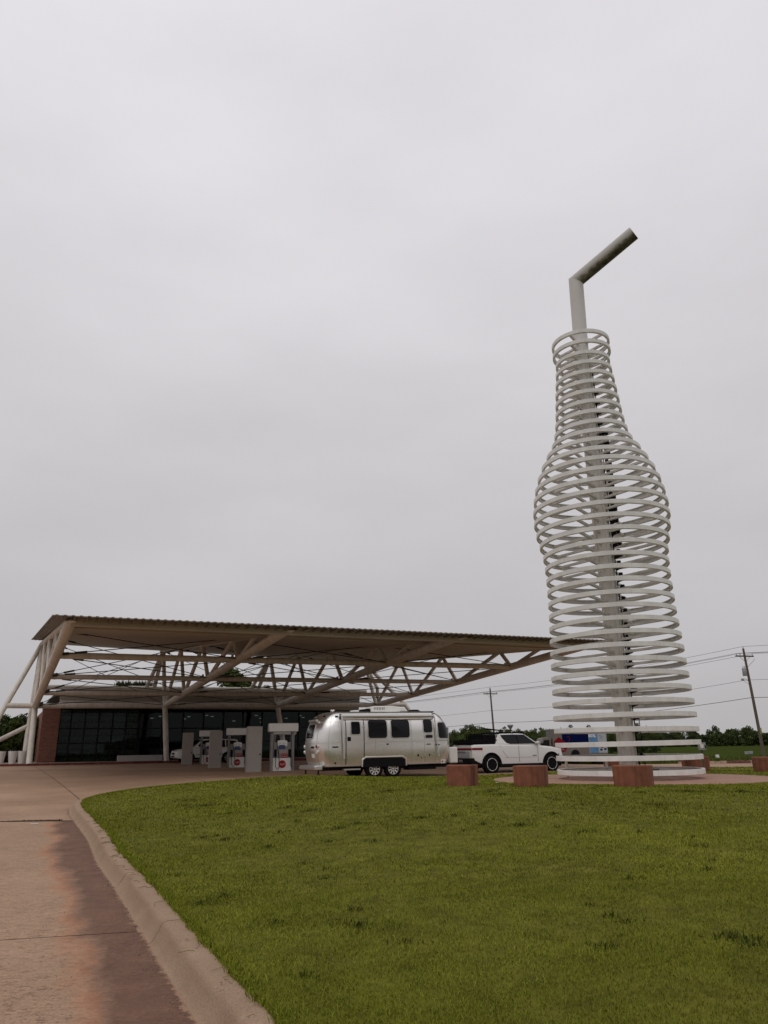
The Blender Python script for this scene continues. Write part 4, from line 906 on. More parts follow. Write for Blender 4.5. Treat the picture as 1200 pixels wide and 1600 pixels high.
# windows with frames on the near side
def win(name, s0, s1, z0, z1, r, m=m_glass_d, fr=.045):
    f_ = patch(s0 - fr, s1 + fr, z0 - fr, z1 + fr, r + fr, .010).obj(name + '_frame', m_alu2, TR); f_.name = 'window'
    patch(s0, s1, z0, z1, r, .018).obj('pane', m, f_); return f_
win('window', -.92, -.10, 1.55, 2.26, .10); win('window', .10, .92, 1.55, 2.26, .10); win('window', 1.98, 2.44, 1.72, 2.25, .08) if False else None
win('window', 1.58, 1.98, 1.74, 2.26, .09); win('window', 1.66, 1.98, 1.52, 1.64, .05)
# entry door
d_ = patch(-1.86, -1.14, .56, 2.40, .14, .012).obj('door', m_alu, TR)
fr_ = MB(); 
for s in (-1.89, -1.11): fr_.path([tsurf(s, .56 + 1.72 * j / 12, .012) for j in range(13)], .014, 6)
fr_.path([tsurf(-1.89, 2.28, .012), tsurf(-1.87, 2.37, .012), tsurf(-1.79, 2.43, .012), tsurf(-1.21, 2.43, .012), tsurf(-1.13, 2.37, .012), tsurf(-1.11, 2.28, .012)], .014, 6)
fr_.obj('door_frame', m_black, d_)
f_ = patch(-1.72, -1.24, 1.66, 2.24, .08, .024).obj('window', m_alu2, d_); 
patch(-1.67, -1.29, 1.71, 2.19, .06, .030).obj('door_pane', m_glass_d, d_)
patch(-1.83, -1.69, 1.45, 1.61, .02, .034).obj('door_lock', m_black, d_)
for z in (.95, 1.95): patch(-1.17, -1.13, z, z + .12, .01, .03).obj('hinge', m_alu2, d_)
# exterior hatches, vents and marker lamps
for a in ((1.14, 1.44, .56, .92, .02), (1.62, 2.00, .60, .90, .05)): patch(*a, .010).obj('hatch', m_alu, TR)
for a in ((1.26, 1.33, .80, .88), (1.42, 1.46, .72, .76), (1.80, 1.84, .80, .89), (-.12, -.03, 1.28, 1.33), (1.70, 1.88, 1.25, 1.29), (-2.46, -2.22, 1.21, 1.26), (E1 + .05, E1 + .24, 1.22, 1.27), (-2.42, -2.22, 2.38, 2.43), (E1 - .0, E1 + .16, 2.36, 2.41), (-2.40, -2.33, .60, .66)):
    patch(*a, .012, .020).obj('fitting', m_black, TR)
patch(1.55, 1.63, .74, .82, .01, .014).obj('outlet_cover', m_alu2, TR)
# awning: roll tube along the roof edge with two arms
b = MB(); zA = 2.41; b.path([(-2.10, -tb(zA) - .09, zA), (2.12, -tb(zA) - .09, zA)], .075, 14); b.obj('awning_roll', m_alu2, TR)
b = MB(); b.box((.0, -tb(2.3) - .035, 2.31), (4.1, .05, .05)); b.obj('awning_rail', m_alu, TR)
for x0, x1 in ((-2.08, -2.00), (2.08, 2.20)):
    b = MB(); b.path([(x0, -HW - .04, 2.40), (x0 + .01, -HW - .075, 2.2), (x1, -HW - .085, .78)], .032, 8); a_ = b.obj('awning_arm', m_alu2, TR); b = MB(); b.box((x0, -tb(2.4) - .06, 2.42), (.06, .12, .17)); b.obj('arm_bracket', m_black, a_, bevel=.01)
for x0, x1 in ((-2.0, -.5), (2.05, .5)): b = MB(); b.path([(x0, -tb(2.34) - .10, 2.345), (x1, -tb(2.34) - .09, 2.285)], .014, 6); b.obj('rafter_arm', m_alu2, TR)
# front wrap windows and stone guard
for s0, s1 in ((E1 + .22, E1 + .86), (E1 + 1.02, E1 + 2.1)): win('window', s0, s1, 1.50, 2.14, .11, fr=.05)
b = MB(); pts = []
for i in range(21):
    s = E1 + .14 + 1.15 * i / 20; pts += [tsurf(s, 1.44, .012), tsurf(s, 1.44, .05), tsurf(s, 1.41, .05)]
b.sheet(pts, 3, 21); b.obj('window_ledge', m_alu2, TR)
patch(E1 + .36, E1 + 1.35, .58, 1.36, .03, .014).obj('stone_guard', m_alu, TR)
# rear end: window with roller shade, lamps, plate, bumper
RC = -(E1 + LC / 2)      # middle of the rear face
win('window', RC - .42, RC + .42, 1.60, 2.12, .09, m_glass_d, .06)
b = MB(); p0, p1 = tsurf(RC - .52, 2.24, .07), tsurf(RC + .52, 2.24, .07); b.path([p0, p1], .055, 12); b.obj('shade_roll', m_alu2, TR)
for ds in (-.82, .82):
    for z in (1.27, 1.06):
        p = tsurf(RC + ds, z, .0); q = tsurf(RC + ds, z, .05); b = MB(); b.path([p, q], .075, 16); l_ = b.obj('tail_lamp', m_chrome, TR); b = MB(); b.path([q, tsurf(RC + ds, z, .062)], .058, 16); b.obj('lens', m_tail if z > 1.2 else m_lens, l_)
patch(RC + .35, RC + .60, .84, 1.0, .01, .02).obj('number_plate', m_pump, TR); patch(RC + .36, RC + .56, 1.20, 1.28, .02, .03).obj('plate_lamp', m_black, TR)
for ds in (-.2, 0, .2): patch(RC + ds - .04, RC + ds + .04, 2.46, 2.49, .01, .02, 4, 2).obj('marker_lamp', m_tail, TR)
patch(RC + .72, RC + .88, 2.40, 2.45, .012, .022).obj('fitting', m_black, TR)
p = tsurf(RC, 2.33, .02); t_ = text_mesh('AIRSTREAM', .13, m_black, 'rear_lettering', TR, p, (pi / 2 - .52, 0, -pi / 2), bold=True)
b = MB(); b.box((-HL + .08, -.02, .47), (.34, 2.06, .17)); b.obj('bumper', m_alu2, TR, bevel=.03)
b = MB(); b.box((0, 0, .44), (2 * HL - .5, 1.9, .18)); b.obj('chassis', m_black, TR)
for y in (-.95, .7): b = MB(); b.path([(-HL + .1, y, .36), (-HL + .1, y, .24)], .035, 6); b.box((-HL + .1, y, .23), (.12, .12, .02)); b.obj('jack', m_black, TR)
b = MB(); b.box((1.55, -.8, .36), (1.3, .5, .16)); b.obj('tank', m_black, TR, bevel=.03); b = MB(); b.box((-1.65, -HW + .1, .38), (.7, .30, .05)); b.obj('entry_step', m_alu2, TR)
# wheel opening and tandem wheels
XW = -.24
wo = [(-1.02, 0), (-1.0, .28), (-.86, .37), (.86, .37), (1.0, .28), (1.02, 0)]
b = MB(); b.prism([(XW + p[0] * .92, .44 + p[1] * .92) for p in wo], -HW - .006, -HW + .35, 'y'); b.obj('wheel_well', m_black, TR)
b = MB(); b.path([(XW + p[0] * .95, -HW - .012, .46 + p[1] * .97) for p in wo], .030, 8); b.obj('wheel_arch_trim', m_alu2, TR)
for x in (XW - .41, XW + .41):
    wheel(TR, x, -HW + .16, .36, .365, .24, m_chrome, .225, 9, -1); wheel(TR, x, HW - .16, .36, .365, .24, m_chrome, .225, 9, 1)
# roof equipment
b = MB(); b.prism([(-.42, 2.60), (-.40, 2.80), (-.30, 2.86), (.55, 2.87), (1.15, 2.80), (1.22, 2.62)], -.36, .36, 'y'); ac = b.obj('air_conditioner', m_pump, TR, bevel=.03)
for i in range(7): b = MB(); b.box((-.28 + i * .075, -.368, 2.76), (.03, .012, .11)); b.obj('vent_slot', m_pumpgrey, ac)
b = MB(); b.prism([(-.75, 2.60), (-.72, 2.74), (-.45, 2.76), (-.43, 2.60)], -.3, .3, 'y'); b.obj('vent_cover', m_black, TR, bevel=.02)
b = MB(); b.lathe([(.30, 2.58), (.28, 2.66), (.18, 2.72), (.01, 2.73)], 20, c=(1.75, 0, 0)); b.obj('fan_vent', m_black, TR)
b = MB(); b.box((1.7, 0, 2.625), (1.6, .9, .03)); b.obj('solar_panel', m_black, TR); b = MB(); b.path([(-2.1, -.2, 2.45), (-2.1, -.2, 2.68)], .02, 6); b.box((-2.1, -.2, 2.69), (.14, .10, .06)); b.obj('antenna', m_pump, TR)
# hitch, gas bottle cover
b = MB(); b.path([(HL - .2, -.5, .46), (HL + .95, 0, .46)], .05, 6); b.path([(HL - .2, .5, .46), (HL + .95, 0, .46)], .05, 6); b.obj('hitch_frame', m_black, TR)
b = MB(); b.box((HL + .30, 0, .80), (.42, 1.0, .66)); b.obj('gas_cover', m_pump, TR, bevel=.05)
b = MB(); b.box((HL + .12, -.35, 1.45), (.05, .16, 1.0)); b.obj('jack_post', m_alu2, TR)
patch(E1 + .34, E1 + .62, .505, .66, .02, .03).obj('reflector', m_pump, TR); patch(E1 + .38, E1 + .46, .55, .61, .02, .04).obj('red_reflector', m_tail, TR)
TR.scale = (1.05, 1.05, 1.05); TR.location = site(13.03, -31.2, .34); TR.rotation_euler = (0, rad(-.4), ANG - rad(3.5))

# ================================================================ LOFTED CAR BODIES
def body_loft(name, root, m, xs, top, bot, hw, tumble=.05, wheels=(), wr=.45, wz=.42, shoulder=.62):
    b = MB(); rows = []
    for x in xs:
        zb = bot(x)
        for wx in wheels:
            dx = abs(x - wx)
            if dx < wr: zb = max(zb, wz + math.sqrt(max(0, wr * wr - dx * dx)))
        zt = top(x); w = hw(x); H = zt - zb; zs = zb + H * .0
        zm = max(zb + .04, min(zt - .1, wz + shoulder * .5)); 
        half = [(w - .05, zb), (w - .012, zb + .03), (w, zm), (w - .008, zt - .20 if zt - .20 > zm else zm + .01), (w - .03, zt - .07), (w - .085, zt - .015), (w - .18, zt), (0, zt + .012)]
        rows.append([(x, -y, z) for y, z in half] + [(x, y, z) for y, z in half[-2::-1]])
    n = len(rows[0]); b.sheet([p for r in rows for p in r], n, len(rows))
    for k in range(len(rows) - 1): b.f.append((k * n, (k + 1) * n, (k + 1) * n + n - 1, k * n + n - 1))
    b.f += [tuple(range(n)), tuple((len(rows) - 1) * n + q for q in range(n))[::-1]]
    return b.obj(name, m, root, ang=32)
def interp(T): X_, Y_ = [t[0] for t in T], [t[1] for t in T]; return lambda x: float(np.interp(x, X_, Y_))
def xs_for(x0, x1, wheels, wr):
    s = set(np.linspace(x0, x1, 40).round(4))
    for w in wheels: s |= set((w + wr * np.cos(np.linspace(0, pi, 27))).round(4)) | {round(w - wr - .004, 4), round(w + wr + .004, 4)}
    return sorted(q for q in s if x0 <= q <= x1)
def green_house(name, root, m, prof, wb, wt, zb, zt):
    """prof: (x,z) outline; width shrinks from wb at zb to wt at zt"""
    b = MB(); wd = lambda z: wb + (wt - wb) * (z - zb) / (zt - zb); n = len(prof)
    b.v = [(x, -wd(z), z) for x, z in prof] + [(x, wd(z), z) for x, z in prof]; b.f = [tuple(range(n)), tuple(range(n, 2 * n))[::-1]] + [(i, n + i, n + (i + 1) % n, (i + 1) % n) for i in range(n)]
    return b.obj(name, m, root, bevel=.05, seg=3, ang=30), wd
def side_glass(name, parent, wd, poly, m, off=.006, both=True):
    for s in ((-1, 1) if both else (-1,)):
        b = MB(); n = len(poly); b.v = [(x, s * (wd(z) + off), z) for x, z in poly] + [(x, s * (wd(z) - .02), z) for x, z in poly]; b.f = [tuple(range(n)), tuple(range(n, 2 * n))[::-1]] + [(i, (i + 1) % n, n + (i + 1) % n, n + i) for i in range(n)]
        b.obj(name, m, parent, smooth=False)
# ---- white electric pickup
PK = thing('pickup_truck', 'white crew cab pickup with red rear light bar towing the silver trailer', 'pickup')
WX = (-1.725, 1.725); R_ = .43
top = interp([(-2.74, 1.30), (-2.70, 1.345), (-1.25, 1.36), (1.0, 1.30), (1.25, 1.26), (1.9, 1.20), (2.3, 1.12), (2.5, 1.02), (2.585, .90)])
bot = interp([(-2.74, .66), (-2.4, .50), (-2.1, .42), (2.1, .42), (2.4, .45), (2.585, .52)])
hw = interp([(-2.74, .93), (-2.60, .985), (-1.7, 1.01), (1.7, 1.01), (2.2, .97), (2.45, .88), (2.585, .76)])
body_loft('body', PK, m_rwhite, xs_for(-2.74, 2.585, WX, .50), top, bot, hw, wheels=WX, wr=.50, wz=.43)
gh, wd = green_house('cab', PK, m_rwhite, [(-1.42, 1.33), (-1.20, 1.80), (-1.02, 1.835), (.0, 1.85), (.34, 1.82), (1.16, 1.27)], .95, .76, 1.33, 1.85)
side_glass('side_window', gh, wd, [(-1.05, 1.775), (-.45, 1.795), (.32, 1.785), (.84, 1.41), (.86, 1.35), (-.60, 1.35), (-.80, 1.40), (-1.0, 1.64)], m_glass_d)
side_glass('window_divider', gh, wd, [(-.17, 1.37), (-.09, 1.37), (-.11, 1.79), (-.17, 1.79)], m_black, .010)
for nm, x in (('door_seam', -.18), ('door_seam', .92)):
    for s in (-1, 1): b = MB(); b.path([(x, s * 1.008, .52), (x, s * 1.012, 1.0), (x + .02, s * .985, 1.3)], .007, 4); b.obj(nm, m_black, PK)
for s in (-1, 1):
    b = MB(); b.path([(-1.22, s * .985, 1.28), (-1.06, s * 1.008, .98), (-.80, s * 1.010, .72)], .006, 4); b.obj('door_seam', m_black, PK)
    b = MB(); b.box((.02, s * 1.0, .38), (2.6, .10, .14)); b.obj('sill', m_black, PK, bevel=.02)
    b = MB(); b.box((.86, s * 1.09, 1.40), (.16, .20, .13)); o = b.obj('mirror', m_rwhite, PK, bevel=.04); b = MB(); b.box((.90, s * 1.0, 1.34), (.06, .14, .05)); b.obj('mirror_arm', m_black, o)
    b = MB(); b.box((-.05, s * 1.004, .73), (1.9, .02, .014)); b.obj('sill_crease', m_cargrey, PK)
    for wx in WX:
        b = MB(); b.path([(wx + .515 * cos(a), s * 1.0, .43 + .515 * sin(a)) for a in np.linspace(-.25, pi + .25, 22)], .038, 6); b.obj('arch_trim', m_black, PK)
    b = MB(); b.box((.62, s * 1.006, .80), (.26, .008, .03)); b.obj('door_badge', m_black, PK) if s > 0 else None
text_mesh('RIVIAN', .075, m_black, 'door_lettering', PK, (.72, -1.012, .80), (pi / 2, 0, 0), bold=True)
# tailgate: light bar, lettering, bumper, plate
b = MB(); b.box((-2.745, 0, 1.14), (.03, 1.78, .10)); b.obj('tail_light_bar', m_tail, PK, bevel=.012)
for s in (-1, 1): b = MB(); b.prism([(-2.745, s * .93), (-2.6, s * .99), (-2.22, s * 1.016), (-2.2, s * 1.0), (-2.7, s * .85)], 1.095, 1.195, 'z'); b.obj('tail_lamp', m_tail, PK, bevel=.012)
b = MB(); b.box((-2.746, 0, .90), (.02, 1.40, .26)); b.obj('tailgate_panel', m_cargrey, PK, bevel=.008)
text_mesh('R I V I A N', .13, m_black, 'tailgate_lettering', PK, (-2.762, .0, .995), (pi / 2, 0, -pi / 2), bold=True)
b = MB(); b.prism([(-2.82, .44), (-2.82, .72), (-2.70, .74), (-2.0, .56), (-2.0, .40), (-2.4, .38)], -.96, .96, 'y'); b.obj('rear_bumper', m_black, PK, bevel=.02)
b = MB(); b.box((-2.827, 0, .58), (.01, .32, .16)); b.obj('number_plate', m_pumpgrey, PK)
b = MB(); b.box((2.50, 0, .55), (.26, 1.56, .26)); b.obj('front_bumper', m_black, PK, bevel=.04)
for s in (-1, 1): b = MB(); b.box((2.43, s * .74, 1.00), (.14, .16, .24)); b.obj('headlight', m_lens, PK, bevel=.04)
b = MB(); b.box((-.1, 0, .36), (4.9, 1.7, .16)); b.obj('chassis', m_black, PK)
for wx in WX:
    for s in (-1, 1): b = MB(); b.box((wx, s * .72, .62), (.96, .5, .5)); b.obj('wheel_liner', m_black, PK); wheel(PK, wx, s * .87, R_, R_, .29, m_black, .285, 5, s, ring=True)
# open rack over the bed with mesh sides, baggage and roof bars
b = MB(); b.box((-2.0, 0, 1.37), (1.44, 1.7, .04)); b.obj('bed_cover', m_black, PK)
rk = MB()
for s in (-1, 1):
    for z in (1.44, 1.54): rk.path([(-2.70, s * .86, z), (-1.30, s * .86, z)], .018, 6)
    for x in np.linspace(-2.68, -1.3, 7): rk.path([(x, s * .86, 1.36), (x, s * .86, 1.55)], .018, 6)
rk.path([(-2.70, -.86, 1.54), (-2.70, .86, 1.54)], .018, 6); rack = rk.obj('bed_rack', m_black, PK)
b = MB(); b.box((-2.0, 0, 1.46), (1.42, 1.66, .16)); b.obj('cargo_net', m_black, PK, bevel=.04); b = MB(); b.prism([(-1.96, 1.40), (-1.92, 1.79), (-1.30, 1.81), (-1.30, 1.40)], -.79, .79, 'y'); b.obj('cargo_cover', m_black, PK, bevel=.05)
cage = MB()
for s in (-1, 1): cage.path([(-1.98, s * .84, 1.38), (-1.94, s * .80, 1.82), (-1.20, s * .76, 1.84)], .028, 6)
for k in range(5): x = -1.9 + k * .16; cage.path([(x, -.83, 1.4), (x + .03, -.78, 1.82)], .012, 5)
for k in range(4): z = 1.48 + k * .09; cage.path([(-1.96, -.83, z), (-1.32, -.82, z)], .012, 5)
cage.path([(-1.94, -.8, 1.82), (-1.94, .8, 1.82)], .028, 6); cage.obj('cargo_cage', m_black, PK)
for (x, y, z, d) in ((-2.45, -.3, 1.45, (.4, .5, .13)), (-2.15, .2, 1.47, (.3, .7, .16)), (-1.65, -.1, 1.55, (.5, 1.3, .30)), (-1.6, .2, 1.74, (.45, .8, .10))): b = MB(); b.box((x, y, z), d); o = b.obj('bag', m_rubber, rack, bevel=.05)
rb = MB()
for x in (-1.1, -.3, .35): rb.path([(x, -.72, 1.88), (x, .72, 1.88)], .025, 6); rb.box((x, -.72, 1.84), (.08, .06, .10)); rb.box((x, .72, 1.84), (.08, .06, .10))
for s in (-1, 1): rb.path([(-1.2, s * .66, 1.895), (.45, s * .66, 1.895)], .02, 6)
rb.box((-.2, 0, 1.905), (1.3, 1.2, .02)); rr_ = rb.obj('roof_rack', m_black, PK)
b = MB(); b.prism([(-1.75, 2.06), (-1.70, 2.10), (-.65, 1.99), (-.1, 1.975), (-.1, 1.95), (-1.3, 2.0)], -.62, -.40, 'y'); b.path([(-2.0, -.5, 2.17), (-1.7, -.5, 2.10)], .02, 6); b.obj('paddle_board', m_rubber, rr_)
PK.scale = (1.02, 1.02, 1.0); PK.location = site(20.83, -30.3, .30); PK.rotation_euler = (0, 0, ANG - rad(1.5))

# ---- white sport utility car behind the pylons
SV = thing('white_car', 'white sport utility car parked behind the grey pylons', 'car')
WS = (-1.5, 1.45)
top = interp([(-2.6, 1.05), (-2.5, 1.14), (1.0, 1.13), (1.9, 1.06), (2.3, .95), (2.45, .78)]); bot = interp([(-2.6, .45), (-2, .34), (2.1, .34), (2.45, .42)]); hw = interp([(-2.6, .90), (-2.3, .98), (1.9, .98), (2.25, .9), (2.45, .76)])
body_loft('body', SV, m_rwhite, xs_for(-2.6, 2.45, WS, .43), top, bot, hw, wheels=WS, wr=.43, wz=.38)
gh, wd = green_house('cabin', SV, m_rwhite, [(-2.52, 1.10), (-2.35, 1.66), (-2.1, 1.77), (.2, 1.80), (.5, 1.72), (1.25, 1.10)], .93, .72, 1.1, 1.8)
for poly in ([(.72, 1.17), (.95, 1.17), (.42, 1.66), (-.22, 1.70), (-.22, 1.17)], [(-.32, 1.17), (-.32, 1.70), (-1.3, 1.70), (-1.3, 1.17)], [(-1.4, 1.17), (-1.4, 1.70), (-2.2, 1.62), (-2.36, 1.17)]): side_glass('side_window', gh, wd, poly, m_glass_d)
b = MB(); b.v = [(.53, -.66, 1.70), (.53, .66, 1.70), (1.22, .84, 1.14), (1.22, -.84, 1.14)]; b.v = [(x + .035, y, z + .03) for x, y, z in b.v]; b.f = [(0, 1, 2, 3)]; b.obj('windscreen', m_glass_d, gh)
for wx in WS:
    for s in (-1, 1): b = MB(); b.box((wx, s * .68, .55), (.82, .5, .44)); b.obj('wheel_liner', m_black, SV); wheel(SV, wx, s * .84, .37, .37, .25, m_galv, .24, 7, s)
for s in (-1, 1):
    b = MB(); b.box((2.26, s * .66, .86), (.28, .30, .16)); b.obj('headlight', m_lens, SV, bevel=.05); b = MB(); b.box((.86, s * 1.02, 1.2), (.16, .20, .14)); b.obj('mirror', m_rwhite, SV, bevel=.04)
    b = MB(); b.lathe([(.0, -.02), (.09, -.02), (.09, .02), (.0, .02)], 14, c=(2.36, s * .55, .56), axis='x'); b.obj('fog_lamp', m_black, SV); b = MB(); b.box((0, s * .985, .36), (2.2, .06, .10)); b.obj('sill', m_black, SV); b = MB(); b.box((-.1, s * .982, .62), (2.1, .02, .03)); b.obj('side_moulding', m_black, SV)
b = MB(); b.box((2.40, 0, .72), (.12, .72, .14)); b.obj('grille', m_black, SV, bevel=.02); b = MB(); b.box((2.40, 0, .50), (.14, .9, .10)); b.obj('air_intake', m_black, SV)
b = MB(); b.box((0, 0, .33), (4.4, 1.6, .12)); b.obj('chassis', m_black, SV)
for s in (-1, 1): b = MB(); b.path([(-2.0, s * .62, 1.83), (.1, s * .62, 1.85)], .022, 6); b.obj('roof_rail', m_black, SV)
SV.scale = (.96, .96, .94); SV.location = site(11.75, -4.6, site_ground(12, -4.6) + .005); SV.rotation_euler = (0, 0, ANG + pi + .05)

# ---- box truck beyond the bottle (local x forward = towards the left of the photo)
BT = thing('box_truck', 'grey box truck with blue sides and a red script sign, seen through the bottle rings', 'truck')
m_tgrey = mat('truck_grey', (.17, .15, .135), .5, var=.08); m_navy = mat('navy_wrap', (.005, .010, .055), .6, spec=.0); m_sky = mat('light_blue_wrap', (.09, .24, .46), .5, var=.25, vs=2, col2=(.14, .30, .50), spec=.1); m_pale = mat('pale_wrap', (.36, .40, .44), .5)
m_tred = mat('red_sign', (.20, .006, .010), .5, spec=.1)
b = MB(); b.box((0, 0, 2.08), (5.3, 2.4, 2.44)); b.obj('cargo_box', m_tgrey, BT, bevel=.03)
b = MB(); b.box((0, 0, 3.30), (5.36, 2.46, .06)); b.obj('roof_rim', m_cargrey, BT)
for s in (-1, 1):
    yb = s * 1.205
    def panel(name, x0, x1, z0, z1, m, dy=.012): b = MB(); b.box(((x0 + x1) / 2, yb + s * dy / 2, (z0 + z1) / 2), (x1 - x0, dy, z1 - z0)); return b.obj(name, m, BT)
    panel('navy_panel', -.86, 1.72, 1.75, 3.16, m_navy); panel('blue_panel', -1.72, -.90, 1.05, 3.18, m_sky); panel('pale_panel', -2.62, -1.745, 1.05, 3.18, m_pale); panel('corner_post', -.90, -.865, .9, 3.25, m_cargrey, .016)
    for k in range(4): panel('locker_door', .0 - .86 + k * .66, -.86 + k * .66 + .63, .92, 1.68, m_tgrey, .014)
    b = MB(); pg = [(1.25, 2.52), (2.02, 2.20), (2.56, 1.92), (2.52, 1.26), (1.35, 1.22), (.90, 1.75)]; pg = [(2.05, 2.56), (2.56, 2.16), (2.50, 1.86), (2.62, 1.22), (1.55, 1.18), (1.1, 1.78)]; b.prism(pg, yb + s * .014, yb + s * .03, 'y'); sg = b.obj('red_sign', m_tred, BT)
    for q in (.0, .16, .31): b = MB(); b.path([(2.32 - q * 1.6, yb + s * .034, 1.38 + .05 * sin(q * 20)), (2.22 - q * 1.6, yb + s * .034, 1.62 + .1 * q), (2.15 - q * 1.6, yb + s * .034, 1.55), (2.2 - q * 1.6, yb + s * .034, 1.36), (2.05 - q * 1.6, yb + s * .034, 1.34)], .017, 4); b.obj('script_stroke', m_pale, sg)
    b = MB(); b.path([(1.15 + .16 * cos(a), yb + s * .02, 2.38 + .20 * sin(a)) for a in np.linspace(.9, 4.4, 12)] + [(1.0, yb + s * .02, 1.95), (1.14, yb + s * .02, 1.86)], .03, 5); b.obj('script_stroke', m_tred, BT)
    panel('red_line', -.35, .60, 2.98, 3.05, m_tred, .016)
    for i, (x0, z0) in enumerate(((-1.9, 2.62), (-2.05, 2.50), (-1.95, 2.38), (-2.2, 1.78), (-2.0, 1.5), (-2.3, 1.3), (-1.9, 1.25), (-2.1, 1.62))): panel('print_mark', x0 - .22, x0, z0, z0 + (.05 if i < 3 else .16), m_tgrey if i < 3 else m_navy, .016 + i * .0004)
    if s < 0: pass
lab = text_mesh('80%', .42, m_pump, 'percent_lettering', BT, (-1.22, 1.222, 2.62), (pi / 2, 0, pi), bold=True); lab2 = text_mesh('80%', .42, m_pump, 'percent_lettering', BT, (-1.22, -1.222, 2.62), (pi / 2, 0, 0), bold=True)
b = MB(); b.prism([(2.75, .55), (2.75, 2.45), (3.1, 2.55), (3.55, 2.5), (3.95, 1.65), (4.5, 1.45), (4.6, .55)], -1.05, 1.05, 'y'); cb_ = b.obj('cab', m_tgrey, BT, bevel=.06)
for s in (-1, 1):
    b = MB(); b.prism([(2.95, 1.62), (2.95, 2.3), (3.45, 2.3), (3.78, 1.62)], s * 1.05, s * 1.062, 'y'); b.obj('side_window', m_glass_d, cb_); b = MB(); b.box((3.75, s * 1.22, 1.85), (.10, .2, .4)); b.obj('mirror', m_black, cb_, bevel=.02)
b = MB(); b.box((.6, 0, .72), (7.4, .9, .26)); b.obj('chassis', m_black, BT)
for x in (-1.95, 3.75): 
    for s in (-1, 1): wheel(BT, x, s * 1.0, .48, .48, .28, m_black, .27, 6, s)
for s in (-1, 1):
    b = MB(); b.lathe([(.0, -.02), (.42, -.02), (.42, .02), (0, .02)], 20, c=(.55, s * 1.215, .95), axis='y'); b.obj('wheel_cutout', m_black, BT); wheel(BT, .55, s * 1.0, .48, .48, .28, m_black, .27, 6, s)
bx = 16.25; BT.scale = (.88, .88, .87); BT.location = (bx, 66, lot1(bx, 66) - .0); BT.rotation_euler = (0, 0, pi + .06)
# ================================================================ UTILITY POLES AND LINES
def pole(name, label, base, H, lean, rz, transformer):
    t = thing(name, label, 'utility pole', base, 0, 'wooden utility poles')
    b = MB(); top_ = (lean[0], lean[1], H); b.path([(0, 0, -.5), (lean[0] * .5, lean[1] * .5, H * .5), top_], [.20, .165, .125], 12); b.obj('pole_shaft', m_wood, t, ang=60)
    za = H - .95; c_, s_ = cos(rz), sin(rz); P_ = lambda d, z: (lean[0] * z / H + d * c_, lean[1] * z / H + d * s_, z)
    b = MB(); b.box(P_(0, za), (2.6, .13, .16), rz); arm = b.obj('crossarm', m_wood, t)
    ib = MB(); ib.lathe([(.03, 0), (.03, .08), (.065, .10), (.05, .16), (.065, .18), (.03, .24)], 10); ins = ib.mesh('insulator', m_galv)
    pts = []
    for d in (-1.15, -.62, 1.15): o = link('insulator', ins, t); o.location = Vector(P_(d, za + .08)); pts.append(Vector(base) + Vector(P_(d, za + .32)))
    o = link('insulator', ins, t); o.location = Vector(P_(0, H)); pts.append(Vector(base) + Vector(P_(0, H + .24)))
    for d in (-.75, .75): b = MB(); b.path([P_(d, za - .05), P_(0, za - .75)], .025, 5); b.obj('brace', m_galv, t)
    if transformer:
        b = MB(); b.lathe([(.0, 0), (.24, 0), (.26, .06), (.26, .86), (.24, .92), (.0, .95)], 18); o = b.obj('transformer', m_galv, t); o.location = Vector(P_(-.48, za - 2.4))
        for d in (-.1, .1): q = link('bushing', ins, o); q.location = (d, 0, .93)
        b = MB(); b.box(P_(-.2, za - 1.9), (.35, .12, .10), rz); b.box(P_(-.2, za - 2.2), (.35, .12, .10), rz); b.obj('bracket', m_galv, t)
        b = MB(); b.path([P_(0, za - 3.1), P_(-.6, za - 2.75), P_(-.95, za - 2.8)], .03, 6); b.path([P_(0, za - 3.5), P_(-.5, za - 3.2), P_(-.9, za - 2.9)], .02, 5); b.box(P_(-.95, za - 2.85), (.3, .2, .22), rz); b.obj('wire_bracket', m_galv, t)
        b = MB(); b.path([P_(1.35, za - .3), P_(1.2, za - .55), P_(0, za - 1.4)], .02, 5); b.obj('jumper_wire', m_wire, t)
        b = MB(); b.lathe([(.195, 2.6), (.193, 3.3), (.19, 3.35)], 12); b.obj('yellow_marker', mat('faded_yellow', (.28, .26, .08), .7, var=.3, vs=5), t)
    pts.append(Vector(base) + Vector(P_(-.35 if transformer else -.12, za - 2.9))); pts.append(Vector(base) + Vector(P_(-.16, za - 5.0)))
    return t, pts
zA = -.15
tA, pA = pole('utility_pole', 'nearer wooden utility pole with a grey transformer, at the right edge', (44.9, 92, zA), 12.85, (-.40, 0), .25, True)
tB, pB = pole('utility_pole', 'distant wooden utility pole rising behind the white pickup', (18.95, 135, -.2), 11.7, (-.35, 0), .15, False)
# next poles of the line stand outside the picture; their ends only
pC = [p + Vector((80, -52, .3)) for p in pA]
tD, pD = None, [p + Vector((-52, 58, -.6)) for p in pB]
labs = ['overhead wire on the left end of the crossarms', 'overhead wire on the left middle insulators of the crossarms', 'overhead wire on the right end of the crossarms', 'topmost overhead wire between the two utility poles', 'thin overhead wire a little below the crossarms of the poles', 'thick lowest overhead cable strung between the two utility poles']
for i, lb in enumerate(labs):
    b = MB(); pts = []
    for (a, c), sag in (((pD[i], pB[i]), 1.0), ((pB[i], pA[i]), .9 if i < 4 else 1.1), ((pA[i], pC[i]), 1.2)):
        for k in range(13): t_ = k / 12; p = a.lerp(c, t_); p.z -= sag * 4 * t_ * (1 - t_) * .6; pts.append(p) if not (pts and k == 0) else None
    b.path(pts, .032 if i == 5 else .020, 5); o = b.obj('power_line', m_wire); tag(o, lb, 'power line', 'overhead lines')
b = MB()
